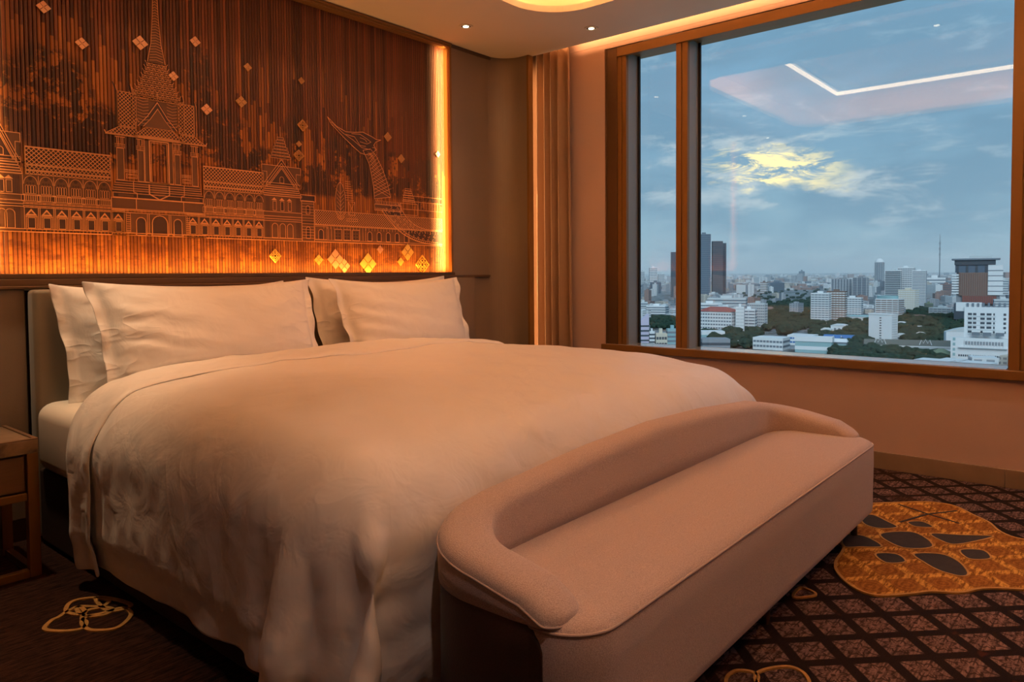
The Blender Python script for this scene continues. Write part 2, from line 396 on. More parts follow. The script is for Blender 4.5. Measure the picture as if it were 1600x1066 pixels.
def fp(x, y, z=0):
    q = on(x, y, 2, 0); return (q.x, q.y)
def smooth_poly(pts, n=6):
    """closed Catmull-Rom through the points"""
    out = []; m = len(pts)
    for i in range(m):
        p0, p1, p2, p3 = (Vector(pts[(i+k) % m]) for k in (-1, 0, 1, 2))
        for j in range(n):
            u = j/n
            out.append(tuple(.5*((2*p1)+(p2-p0)*u+(2*p0-5*p1+4*p2-p3)*u*u+(3*p1-p0-3*p2+p3)*u**3)))
    return out
def inlay(name, pts, z, mat, smooth=True, n=6, label=None):
    P = smooth_poly(pts, n) if smooth else pts
    o = MB().prism(P, 0, z, 0).build(name, mat, floor)
    if label: o['label'] = label
    return o
def ring(name, pts, w, z, mat, closed=True, label=None):
    P = smooth_poly(pts, 6) if closed else pts
    n = len(P); vs = []; fs = []
    for i in range(n):
        a = Vector(P[i-1] if closed or i else P[i]); b = Vector(P[(i+1) % n] if closed or i < n-1 else P[i])
        d = (b-a).normalized(); q = Vector((-d.y, d.x))*w/2; p = Vector(P[i])
        vs += [(p.x+q.x, p.y+q.y, 0), (p.x+q.x, p.y+q.y, z), (p.x-q.x, p.y-q.y, z), (p.x-q.x, p.y-q.y, 0)]
    for i in range(n if closed else n-1):
        j = (i+1) % n
        for k in range(4): fs.append((i*4+k, i*4+(k+1) % 4, j*4+(k+1) % 4, j*4+k))
    me = mesh_of(vs, fs, mat); fix_normals(me); o = link(name, me, floor)
    if label: o['label'] = label
    return o
# big gold medallion in front of the window, its outline yarn and dark eyes
G = [fp(*q) for q in [(1345, 790), (1400, 787), (1450, 786), (1490, 792), (1520, 806), (1545, 818), (1562, 832), (1590, 843), (1640, 850), (1700, 868), (1715, 900), (1640, 922), (1560, 921), (1530, 922), (1500, 928), (1455, 926), (1420, 930), (1370, 932), (1335, 920), (1310, 898), (1306, 880), (1318, 855), (1290, 830), (1310, 800)]]
inlay('carpet_medallion', G, .004, M['gold_wool'], label='large gold medallion woven into the carpet')
ring('medallion_outline', G, .010, .006, M['gold_yarn'])
for e in ([(1346, 812), (1362, 806), (1385, 816), (1402, 826), (1375, 828), (1352, 822)], [(1320, 838), (1350, 840), (1378, 856), (1345, 857), (1318, 856)],
          [(1375, 837), (1428, 834), (1458, 856), (1410, 858)], [(1455, 836), (1500, 838), (1552, 840), (1520, 849), (1490, 853), (1468, 846)],
          [(1428, 868), (1470, 868), (1498, 880), (1513, 898), (1502, 903), (1470, 895), (1445, 882)], [(1368, 868), (1400, 868), (1415, 880), (1385, 882)],
          [(1500, 862), (1535, 862), (1548, 875), (1515, 876)], [(1418, 818), (1440, 817), (1458, 826), (1430, 825)]):
    inlay('carpet_medallion_eye', [fp(*q) for q in e], .0055, M['slate_yarn'], n=5)
    ring('eye_outline', [fp(*q) for q in e], .007, .0065, M['gold_yarn'])
for c in ([(1405, 790), (1450, 805), (1500, 820)], [(1495, 800), (1450, 805), (1405, 818)]):
    ring('medallion_vein', [fp(*q) for q in c], .010, .0055, M['slate_yarn'], closed=False)
# gold quatrefoil outline beside the bed and the one by the bench's front corner
for loop in ([(70, 985), (80, 972), (92, 966), (104, 958), (122, 950), (133, 958), (128, 968), (135, 975), (128, 984), (100, 988)],
             [(104, 958), (108, 945), (125, 938), (150, 936), (170, 940), (160, 950), (140, 955), (125, 962)],
             [(122, 950), (150, 950), (175, 953), (165, 962), (140, 965), (124, 960)],
             [(128, 975), (135, 966), (160, 960), (190, 952), (205, 960), (195, 975), (175, 985), (140, 986)],
             [(150, 936), (180, 938), (205, 947), (190, 955), (165, 955)]):
    ring('carpet_quatrefoil_outline', [fp(*q) for q in loop], .013, .005, M['gold_yarn'], label='gold quatrefoil outline woven into the carpet by the bed')
for loop in ([(1135, 1062), (1150, 1050), (1175, 1052), (1185, 1062), (1170, 1080), (1140, 1080)], [(1180, 1058), (1200, 1047), (1235, 1044), (1258, 1056), (1262, 1075), (1220, 1085), (1190, 1080)],
             [(1240, 935), (1250, 920), (1268, 925), (1273, 932)]):
    ring('carpet_scroll_outline', [fp(*q) for q in loop], .009, .005, M['gold_yarn'], label='thin gold scroll outline at the bench')

# ---- walls
def wall(name, mb, mat): return structure(mb.build(name, mat))
# window wall: parapet, pier beside the curtain, strip above the head
WZ0, WZ1, WY0, WY1 = .528, 2.555, -1.9, 2.709
mb = MB().box(XR, 4.45, YB, WY1, 0, WZ0).box(XR, 4.45, WY1, YF+.3, 0, 2.578).box(XR, 4.45, YB, WY1, WZ1, 2.578).box(XR+.003, 4.45, YB, YF+.3, 2.578, 2.584).box(XR, 4.45, YB, YF+.3, 2.584, 2.76).box(XR, 4.45, YB, WY0, WZ0, WZ1)
wall('wall_right', mb, M['wall_paint'])
mb = MB().box(XL-.1, XL, YB-.1, YF+.3, 0, 3); wall('wall_left', mb, M['wall_paint'])
mb = MB().box(XL, XR+.2, YB-.1, YB, 0, 3); wall('wall_front', mb, M['wall_paint'])
# skirting of brown stone in long pieces
mb = MB()
ys = [YB, -1.5, .425, 2.3, YF+.2]
for a, c in zip(ys[:-1], ys[1:]): mb.box(XR-.014, XR, a+.0008, c-.0008, 0, .089)
structure(mb.build('baseboard_right', M['stone_base'], bevel=.002))

# head wall: fabric panels round the mural recess, curving round into the column
AX0, AX1, AZ0, AZ1, AY = .81, 3.395, 1.068, 2.512, 3.41
mb = MB()
mb.box(XL, AX0, YF, YF+.3, 0, ZC+.3).box(AX0, AX1, AY+.03, YF+.3, 0, ZC+.3).box(AX0, AX1, YF, AY+.03, 0, 1.0).box(AX0, AX1, YF, AY+.03, AZ1, ZC+.3)
# concave cove at the corner: the wall turns toward the room
arc = [(3.76+.17*math.sin(a), YF-.17*(1-math.cos(a))) for a in [i*math.pi/2/14 for i in range(15)]]
pts = [(AX1, YF)]+arc+[(3.93, 3.145), (3.958, 3.145), (3.958, YF+.3), (AX1, YF+.3)]
bm_pts = pts
mb.prism(bm_pts, 0, ZC+.3)
hw = wall('wall_back', mb, M['wall_fabric'])
# ledge, panel joints, metal edge of the column (all flat on the head wall)
mb = MB()
mb.box(XL, AX1+.012, 3.325, YF, 1.018, 1.045).box(XL, AX1+.012, 3.337, YF, 1.045, 1.066).box(XL, AX1+.02, 3.318, YF, 1.005, 1.018)
structure(mb.build('trim_1', M['bronze_dark'], bevel=.003))
mb = MB()
mb.box(AX1+.02, 3.77, 3.352, YF, 1.032, 1.046)
structure(mb.build('trim_2', M['dark_trim'], bevel=.002))
mb = MB()                                               # lower panelling, smooth satin sheets with fine joints
for a, c in ((XL, -.2), (-.196, .978), (3.20, 3.60)): mb.box(a, c, 3.345, YF, .09, 1.005 if a < 3 else 1.03)
structure(mb.build('trim_3', M['wall_fabric'], bevel=.003))
structure(MB().box(3.926, 3.975, 3.132, 3.150, 0, ZC).build('trim_4', M['bronze'], bevel=.002))
structure(MB().box(XL, 3.93, YF-.012, YF, 0, .089).build('baseboard_back', M['dark_trim']))
structure(MB().box(AX1+.016, 3.80, YF-.006, YF, ZC-.02, ZC).build('trim_5', M['dark_trim']))

# ---- ceiling: dropped soffit with a rounded tray opening and a curtain pocket by the window
def rrect(x0, x1, y0, y1, r, n=10):
    out = []
    for cx, cy_, a0 in ((x1-r, y1-r, 0), (x0+r, y1-r, 90), (x0+r, y0+r, 180), (x1-r, y0+r, 270)):
        out += [(cx+r*math.cos(R(a0+90*i/n)), cy_+r*math.sin(R(a0+90*i/n))) for i in range(n+1)]
    return out
def slab_with_hole(outer, hole, z0, z1, mat, name):
    bm = bmesh.new()
    vo = [bm.verts.new((*p, z0)) for p in outer]; vh = [bm.verts.new((*p, z0)) for p in hole]
    eo = [bm.edges.new((vo[i], vo[(i+1) % len(vo)])) for i in range(len(vo))]
    eh = [bm.edges.new((vh[i], vh[(i+1) % len(vh)])) for i in range(len(vh))]
    bmesh.ops.triangle_fill(bm, edges=eo+eh, use_beauty=True)
    g = bmesh.ops.extrude_face_region(bm, geom=list(bm.faces))
    for e in g['geom']:
        if isinstance(e, bmesh.types.BMVert): e.co.z = z1
    bmesh.ops.recalc_face_normals(bm, faces=bm.faces)
    me = bpy.data.meshes.new(name); bm.to_mesh(me); bm.free(); me.materials.append(mat)
    return structure(link(name, me))
LIPX = 3.975
hole = rrect(TX0, TX1, TY0, TY1, .30, 12)
slab_with_hole([(XL, YB), (LIPX, YB), (LIPX, 3.14), (3.93, 3.14), (3.93, YF), (XL, YF)], hole, ZC, ZC+.035, M['ceiling_paint'], 'ceiling')
mb = MB().box(XL, LIPX, YB, YF+.3, 2.80, 2.86)                       # tray ceiling
structure(mb.build('ceiling_tray', M['ceiling_paint']))
outer = rrect(TX0-.16, TX1+.16, TY0-.16, TY1+.16, .42, 12)
mb = MB()
n = len(outer)
vs = [(*p, ZC+.035) for p in outer]+[(*p, 2.80) for p in outer]
mb.add(vs, [(i, (i+1) % n, (i+1) % n+n, i+n) for i in range(n)])
structure(mb.build('ceiling_cove', M['ceiling_paint'], smooth=True))
structure(MB().box(LIPX-.02, XR+.3, YB, YF+.3, 2.72, 2.76).build('ceiling_pocket', M['ceiling_paint']))
structure(MB().box(LIPX-.012, LIPX, YB, 3.14, ZC+.035, 2.72).build('trim_6', M['ceiling_paint']))
# bright line set in the tray ceiling
def fixture(name, label, cat, pts, w, z0, z1, mat, group=None): ...
lx0, lx1, ly0, ly1 = 1.30, 3.02, -.6, 2.17
t = empty('linear_ceiling_light', ((lx0+lx1)/2, (ly0+ly1)/2, 2.80))
tag(t, 'thin rectangular line of light set in the raised ceiling tray', 'ceiling light')
def lrect(name, w, z0, z1, mat, par, off):
    mb = MB()
    for a, c, d, e in ((lx0, lx1, ly0, ly0+w), (lx0, lx1, ly1-w, ly1), (lx0, lx0+w, ly0+w, ly1-w), (lx1-w, lx1, ly0+w, ly1-w)):
        mb.box(a-off[0], c-off[0], d-off[1], e-off[1], z0-2.80, z1-2.80)
    return mb.build(name, mat, par)
lrect('profile', .035, 2.782, 2.7999, M['white_plastic'], t, t.location)
lrect('diffuser', .014, 2.752, 2.7818, M['strip_glow'], t, t.location)

# ---- downlights in the soffit
def make_downlight():
    r = empty('ceiling_downlight', (0, 0, ZC))
    mb = MB(); n = 28
    for k, (r0, r1, z0, z1) in enumerate(((.030, .043, -.004, -.0005),)):
        for i in range(n):
            a, b_ = 2*math.pi*i/n, 2*math.pi*(i+1)/n
            q = [(rr*math.cos(t_), rr*math.sin(t_), zz) for zz in (z0, z1) for rr, t_ in ((r0, a), (r1, a), (r1, b_), (r0, b_))]
            mb.add(q, [(0, 1, 2, 3), (4, 7, 6, 5), (0, 3, 7, 4), (1, 5, 6, 2)])
    mb.build('trim_ring', M['ceiling_paint'], r, smooth=False)
    mb = MB(); c = [(.0295*math.cos(2*math.pi*i/n), .0295*math.sin(2*math.pi*i/n)) for i in range(n)]
    mb.prism(c, -.0016, -.0004).build('reflector', M['bronze_dark'], r)
    mb = MB(); c = [(.017*math.cos(2*math.pi*i/n), .017*math.sin(2*math.pi*i/n)) for i in range(n)]
    mb.prism(c, -.004, -.0017).build('lamp', M['lamp_glow'], r)
    return r
LBL = ['small recessed downlight in the ceiling near the corner of the mural', 'small recessed downlight in the ceiling near the window edge', 'recessed downlight in the ceiling above the bedside table',
       'recessed downlight in the ceiling above the pillows', None, 'recessed downlight in the ceiling at the far end of the window', 'recessed downlight in the ceiling left of the tray', 'recessed downlight in the ceiling right of the tray above the bench end', 'added fill downlight in the ceiling behind the camera, left side', 'added fill downlight in the ceiling behind the camera, middle']
proto = None
for (x, y, w, a, c), lab in zip(SPOTS, LBL):
    if not w: continue
    if proto is None: o = proto = make_downlight()
    else:
        o = proto.copy(); COL.objects.link(o)
        for ch in proto.children:
            k = ch.copy(); COL.objects.link(k); k.parent = o
    o.location = (x, y, ZC); tag(o, lab, 'ceiling light', 'recessed downlights in the soffit')

# ---- window: fixed frame members, panes, sill, head
def zt(x, y, z): return (x, y, z)
w1 = structure(empty('window_1', (4.3, 2.35, WZ0))); w1.location = (0, 0, 0)
def wpart(name, mb, mat, bevel=.0015, par=None): return mb.build(name, mat, par or w1, bevel=bevel)
HZ = 2.50
wpart('corner_post', MB().box(4.232, 4.30, 2.622, WY1, WZ0+.04, WZ1).box(4.225, 4.25, 2.698, WY1, WZ0+.04, WZ1), M['bronze_dark'])
def post(y0, y1, n1='mullion'):
    """bronze front with a groove, grey side"""
    m_ = wpart(n1, MB().box(4.240, 4.27, y0, (y0+y1)/2-.004, WZ0+.04, HZ+.03).box(4.240, 4.27, (y0+y1)/2+.004, y1, WZ0+.04, HZ+.03).box(4.248, 4.27, y0+.002, y1-.002, WZ0+.04, HZ+.03), M['bronze'])
    s_ = MB().box(4.27, 4.392, y0+.001, y1-.001, WZ0+.04, HZ+.03).build('mullion_side', M['grey_metal'], m_)
    g_ = MB().box(4.392, 4.408, y0-.013, y1+.010, WZ0+.03, HZ+.05).build('gasket', M['gasket'], m_)
    return m_
post(2.555, 2.622, 'frame_jamb'); post(2.113, 2.192)
post(.325, .425)
GL = M['window_glass']
def pane(y0, y1, par): return MB().box(4.397, 4.403, y0, y1, WZ0+.02, HZ+.06).build('glass_pane', GL, par)
pane(2.19, 2.56, w1); pane(.42, 2.115, w1)
wpart('head_rail', MB().box(4.226, 4.262, .325, 2.618, 2.492, 2.552).box(4.262, 4.45, .325, 2.7, 2.515, 2.554), M['bronze'])
wpart('blind_box', MB().box(4.222, 4.236, 2.14, 2.42, 2.5525, 2.566), M['white_plastic'])
w2 = structure(empty('window_2', (0, 0, 0)))
m_ = wpart('glass_frame', MB().box(4.240, 4.392, WY0, WY0+.08, WZ0+.04, HZ+.03).box(4.226, 4.262, WY0, .325, 2.492, 2.552).box(4.262, 4.45, WY0, .325, 2.515, 2.554), M['bronze'], par=w2)
pane(WY0+.07, .335, w2)
sill = MB().box(4.198, 4.45, WY0, 2.715, WZ0+.002, WZ0+.040).box(4.190, 4.2185, WY0, 2.726, WZ0-.004, WZ0+.042).build('windowsill', M['bronze'], None, bevel=.003)
sill.name = 'trim_7'; structure(sill)
structure(MB().box(4.2205, 4.395, .43, 2.700, WZ0+.0405, WZ0+.0435).build('trim_8', M['sill_stone']))

# ================================================================== THE MURAL
mural = empty('headboard_mural', ((AX0+AX1)/2, AY, AZ0))
tag(mural, 'backlit ribbed wall mural of an ornate palace above the bed, in a bronze frame', 'mural')
mural.location = (0, 0, 0)
RIB = .0155
def rope(t, b):
    p = t.pos(); x, y, z = t.sep(p)
    s = t.math('FLOOR', t.math('DIVIDE', x, RIB)); w = t.white(s); w2 = t.white(t.math('ADD', s, 71.3)); w3 = t.white(t.math('ADD', s, 13.7))
    # long strands: amber below a ragged line, near-black brown above, with lighter single strands
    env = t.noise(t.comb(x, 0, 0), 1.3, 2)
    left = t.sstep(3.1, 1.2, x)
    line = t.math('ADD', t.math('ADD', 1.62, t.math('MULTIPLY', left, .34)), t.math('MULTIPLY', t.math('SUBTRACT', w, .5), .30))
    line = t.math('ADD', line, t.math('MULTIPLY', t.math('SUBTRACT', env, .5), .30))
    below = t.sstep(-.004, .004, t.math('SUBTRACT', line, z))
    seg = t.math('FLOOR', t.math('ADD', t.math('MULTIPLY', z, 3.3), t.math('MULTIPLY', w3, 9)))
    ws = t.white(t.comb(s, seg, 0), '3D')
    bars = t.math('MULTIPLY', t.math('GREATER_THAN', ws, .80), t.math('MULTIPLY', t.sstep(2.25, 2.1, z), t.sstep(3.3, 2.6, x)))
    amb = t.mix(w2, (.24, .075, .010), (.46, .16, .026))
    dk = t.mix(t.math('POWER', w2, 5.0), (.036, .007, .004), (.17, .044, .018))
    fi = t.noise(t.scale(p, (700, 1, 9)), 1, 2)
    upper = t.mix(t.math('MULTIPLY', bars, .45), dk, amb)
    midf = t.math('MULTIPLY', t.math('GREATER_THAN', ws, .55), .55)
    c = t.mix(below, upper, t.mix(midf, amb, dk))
    # soft inky trees and far roofs printed behind the palace
    nb = t.noise(t.comb(x, 0, z), 5.2, 7, .72, .3); nf = t.noise(t.comb(x, 0, z), 34, 3, .6)
    def blob(cx, cz, rx, rz):
        a = t.math('DIVIDE', t.math('SUBTRACT', x, cx), rx); bb = t.math('DIVIDE', t.math('SUBTRACT', z, cz), rz)
        return t.sstep(1.15, .55, t.math('ADD', t.math('MULTIPLY', a, a), t.math('MULTIPLY', bb, bb)))
    reg = None
    for q in ((1.10, 1.78, .20, .25), (1.28, 1.66, .16, .16), (1.85, 1.70, .17, .20), (1.75, 1.95, .07, .25), (2.62, 1.68, .20, .20), (2.98, 1.66, .13, .16), (3.22, 1.62, .13, .20), (2.5, 1.58, .5, .10), (1.45, 1.62, .5, .07), (2.05, 1.62, .3, .10), (2.25, 1.78, .06, .14)):
        f = blob(*q); reg = f if reg is None else t.math('MAXIMUM', reg, f)
    ink = t.math('MULTIPLY', reg, t.sstep(.44, .50, t.math('ADD', nb, t.math('MULTIPLY', t.math('SUBTRACT', nf, .5), .35))))
    c = t.mix(t.math('MULTIPLY', ink, .95), c, (.012, .008, .010))
    # reflections under the palace
    wz = t.math('MULTIPLY', t.sstep(1.245, 1.225, z), t.sstep(.45, .62, t.noise(t.comb(x, 0, t.math('MULTIPLY', z, 2.5)), 7, 6, .7)))
    c = t.mix(t.math('MULTIPLY', wz, .8), c, (.11, .028, .008))
    bz = t.math('MULTIPLY', t.sstep(.014, .008, t.math('ABSOLUTE', t.math('SUBTRACT', z, 1.135))), t.sstep(.50, .58, t.noise(t.comb(x, 0, z), 22, 4, .6)))
    c = t.mix(t.math('MULTIPLY', bz, .7), c, (.09, .022, .008))
    c = t.mix(t.math('MULTIPLY', fi, .3), c, (.10, .03, .01))
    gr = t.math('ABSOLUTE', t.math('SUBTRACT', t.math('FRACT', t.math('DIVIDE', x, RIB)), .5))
    c = t.mix(t.math('MULTIPLY', t.sstep(.34, .46, gr), .8), c, (.035, .009, .004))  # profile shading painted on the rib edges, over the dark gaps
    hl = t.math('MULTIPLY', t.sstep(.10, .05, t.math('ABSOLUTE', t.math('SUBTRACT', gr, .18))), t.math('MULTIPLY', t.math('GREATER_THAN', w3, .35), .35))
    c = t.mix(hl, c, (.36, .13, .06))  # thin highlight painted along some strands
    t.put(b.inputs['Base Color'], c)
    # the grooves between strands
    fr = t.math('ABSOLUTE', t.math('SUBTRACT', t.math('FRACT', t.math('DIVIDE', x, RIB)), .5))
    t.put(b.inputs['Normal'], t.bump(fi, .25, .002))
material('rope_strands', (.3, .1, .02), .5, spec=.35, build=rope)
# corrugated face: every strand a half round
nr = int((AX1-AX0)/RIB); vs = []
prof = []
for i in range(nr+1):
    for k in range(6):
        a = k/6; xx = (math.floor(AX0/RIB)+i+a)*RIB
        if AX0 <= xx <= AX1: prof.append((xx, AY-.0032*math.sin(math.pi*a)**.6))
zs = [AZ0-.01+(AZ1+.01-AZ0)*j/10 for j in range(11)]
P = np.array([[(x, y, z) for z in zs] for x, y in prof])
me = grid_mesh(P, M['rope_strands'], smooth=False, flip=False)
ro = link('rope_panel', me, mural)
MB().box(AX0, AX1, AY+.006, AY+.028, AZ0-.03, AZ1+.01).build('backing_board', M['bronze_dark'], mural)
# frame: top and sides with a stepped profile
mb = MB()
for (i0, d) in ((0, .0), (.012, .010)):
    mb.box(AX0-.03, AX1+.012, YF-.014-d, YF+.03, AZ1+i0, AZ1+.012+i0)
mb.box(AX1-.003, AX1+.012, YF-.016, AY+.02, AZ0-.04, AZ1).box(AX1+.0125, AX1+.020, YF-.010, YF+.01, AZ0-.04, AZ1+.02)
mb.box(AX0-.012, AX0+.003, YF-.016, AY+.02, AZ0-.04, AZ1)
mb.box(AX0+.003, AX1-.003, YF-.002, AY+.02, AZ1-.003, AZ1+.005)
mb.build('mural_frame', M['bronze'], mural, bevel=.0015)

# -- printed line art, drawn on the wall in metres: x along the wall, z up
PR_LINE = M_('print_line', (.70, .30, .11), .5, amt=.12, scale=40, bscale=10, bst=0)
PR_DARK = M_('print_dark', (.040, .012, .006), .6, amt=.2, scale=40, bscale=10, bst=0)
PR_MID = M_('print_brown', (.11, .040, .012), .6, amt=.15, scale=40, bscale=10, bst=0)
class Draw:
    def __init__(s): s.b = {0: MB(), 1: MB(), 2: MB()}; s.lay = {0: AY-.0080, 1: AY-.0046, 2: AY-.0042}
    def poly(s, pts, m=1, dy=0):
        y = (AY-.0050 if m == 0 else s.lay[m])+dy; n = len(pts)
        s.b[m].add([(x, y, z) for x, z in pts], [tuple(range(n))])
    def rect(s, x0, x1, z0, z1, m=1, dy=0): s.poly([(x0, z0), (x1, z0), (x1, z1), (x0, z1)], m, dy)
    def line(s, pts, w=.0028, closed=False, m=0):
        n = len(pts); y = s.lay[m]
        for i in range(n if closed else n-1):
            a = Vector(pts[i]); b = Vector(pts[(i+1) % n]); d = b-a
            if d.length < 1e-6: continue
            d.normalize(); q = Vector((-d.y, d.x))*w/2; e = d*w*.35
            s.b[m].add([(a.x-e.x+q.x, y, a.y-e.y+q.y), (b.x+e.x+q.x, y, b.y+e.y+q.y), (b.x+e.x-q.x, y, b.y+e.y-q.y), (a.x-e.x-q.x, y, a.y-e.y-q.y)], [(0, 1, 2, 3)])
    def frame(s, x0, x1, z0, z1, w=.0028, m=0): s.line([(x0, z0), (x1, z0), (x1, z1), (x0, z1)], w, True, m)
    def arch(s, x0, x1, z0, z1, fill=1, w=.0028, n=8):
        r = (x1-x0)/2; c = (x0+x1)/2; zz = z1-r
        P = [(x0, z0), (x1, z0)]+[(c+r*math.cos(math.pi*i/n), zz+r*math.sin(math.pi*i/n)) for i in range(n+1)]
        if fill is not None: s.poly(P, fill, -.0005)
        s.line(P, w, True)
    def lattice(s, pts, pitch=.013, w=.0024, under=1):
        """crossed lines clipped to a convex polygon, over a dark field"""
        s.poly(pts, under)
        P = [Vector(p) for p in pts]
        for sg in (1, -1):
            nrm = Vector((1, sg)).normalized(); ds = [p.dot(nrm) for p in P]; d = math.ceil(min(ds)/pitch*1.0)*pitch
            while d < max(ds):
                hit = []
                for i in range(len(P)):
                    a, b = P[i], P[(i+1) % len(P)]; fa, fb = a.dot(nrm)-d, b.dot(nrm)-d
                    if fa*fb < 0: hit.append(a.lerp(b, fa/(fa-fb)))
                if len(hit) == 2: s.line([tuple(hit[0]), tuple(hit[1])], w)
                d += pitch
        s.line(pts, .003, True)
    def build(s, name, label=None):
        for k, nm, mt in ((0, 'outline', PR_LINE), (1, 'dark_fill', PR_DARK), (2, 'brown_fill', PR_MID)):
            pass
        vs, fs, mi = [], [], []
        for k in (0, 1, 2):
            o = len(vs); vs += s.b[k].v; fs += [tuple(i+o for i in f) for f in s.b[k].f]; mi += [k]*len(s.b[k].f)
        me = mesh_of(vs, fs, [PR_LINE, PR_DARK, PR_MID], False, mi)
        o = link(name, me, mural)
        if label: o['label'] = label
        return o
Z0, Z1 = 1.236, 1.342          # ground line, cornice of the lower storey
def storey(d, x0, x1, n, wf=.46):
    """lower storey: pedimented dark windows over a plinth"""
    d.line([(x0, Z0), (x1, Z0)], .004); d.line([(x0, Z0+.012), (x1, Z0+.012)], .0025)
    d.rect(x0, x1, Z0+.014, Z1-.004, 2)
    p = (x1-x0)/n
    k = x0
    while k < x1-.004: d.rect(k, min(k+.008, x1), Z0+.003, Z0+.010, 1); k += .014
    for z in (Z1-.006, Z1, Z1+.008): d.line([(x0, z), (x1, z)], .0026)
    d.rect(x0, x1, Z1+.0012, Z1+.006, 1)
    for i in range(n):
        c = x0+(i+.5)*p; w = p*wf/2
        d.line([(c-p*.5+.003, Z0+.014), (c-p*.5+.003, Z1-.008)], .002); d.line([(c+p*.5-.003, Z0+.014), (c+p*.5-.003, Z1-.008)], .002)
        d.rect(c-p*.40, c+p*.40, Z0+.066, Z1-.010, 1)
        d.poly([(c-p*.38, 1.303), (c+p*.38, 1.303), (c, 1.330)], 0)
        d.poly([(c-p*.20, 1.3085), (c+p*.20, 1.3085), (c, 1.321)], 2, -.0012)
        d.line([(c-p*.36, 1.299), (c+p*.36, 1.299)], .003)
        d.rect(c-w, c+w, Z0+.016, 1.294, 1, -.0006); d.frame(c-w, c+w, Z0+.016, 1.294, .002)
        d.line([(c-w-.006, Z0+.016), (c-w-.006, 1.297)], .0018); d.line([(c+w+.006, Z0+.016), (c+w+.006, 1.297)], .0018)
def gallery(d, x0, x1, n):
    """upper storey: three slim openings under a roundel in each bay, balustrade below, tiled roof above"""
    p = (x1-x0)/n
    d.rect(x0, x1, 1.355, 1.468, 2)
    for z in (1.356, 1.362, 1.384, 1.388): d.line([(x0, z), (x1, z)], .0022)
    k = x0+.004
    while k < x1-.003: d.line([(k, 1.363), (k, 1.383)], .0022); k += .0078
    for i in range(n):
        c = x0+(i+.5)*p
        d.rect(c-p*.5-.006, c-p*.5+.006, 1.360, 1.386, 1); d.frame(c-p*.5-.006, c-p*.5+.006, 1.360, 1.386, .002)
        for q in (-.26, -.09, .09, .26): d.arch(c+p*q-.0038, c+p*q+.0038, 1.392, 1.425, 1, .0016, 4)
        d.poly([(c+.0075*math.cos(a), 1.452+.0075*math.sin(a)) for a in [j*math.pi/5 for j in range(10)]], 1, -.0006)
        d.line([(c+p*.44*math.cos(a), 1.430+.033*math.sin(a)) for a in [math.pi*j/8 for j in range(9)]], .002)
        d.line([(c-p*.5, 1.39), (c-p*.5, 1.464)], .002)
        for q in (-.18, 0, .18): d.rect(c+p*q-.003, c+p*q+.003, 1.430, 1.436, 1, -.0006)
def roof(d, x0, x1, z0=1.470, z1=1.578):
    d.lattice([(x0, z0), (x1, z0), (x1, z0+.014), (x0, z0+.014)], .010, .0022)
    d.lattice([(x0, z0+.017), (x1, z0+.017), (x1, z0+.036), (x0, z0+.036)], .011, .0022)
    d.lattice([(x0, z0+.040), (x1, z0+.040), (x1, z1), (x0, z1)], .0125, .0028)
    d.line([(x0, z1+.003), (x1, z1+.003)], .003)
# long wings left and right of the gatehouse
for nm, a, c, n in (('palace_wing_print', 1.0, 1.335, 6), ('palace_wing_print', 1.755, 2.075, 6)):
    d = Draw(); storey(d, a if a < 1.5 else 1.67, c, n if a < 1.5 else 7); gallery(d, a+.0, c, n); roof(d, a+.012 if a < 1.5 else a, c)
    d.build(nm)
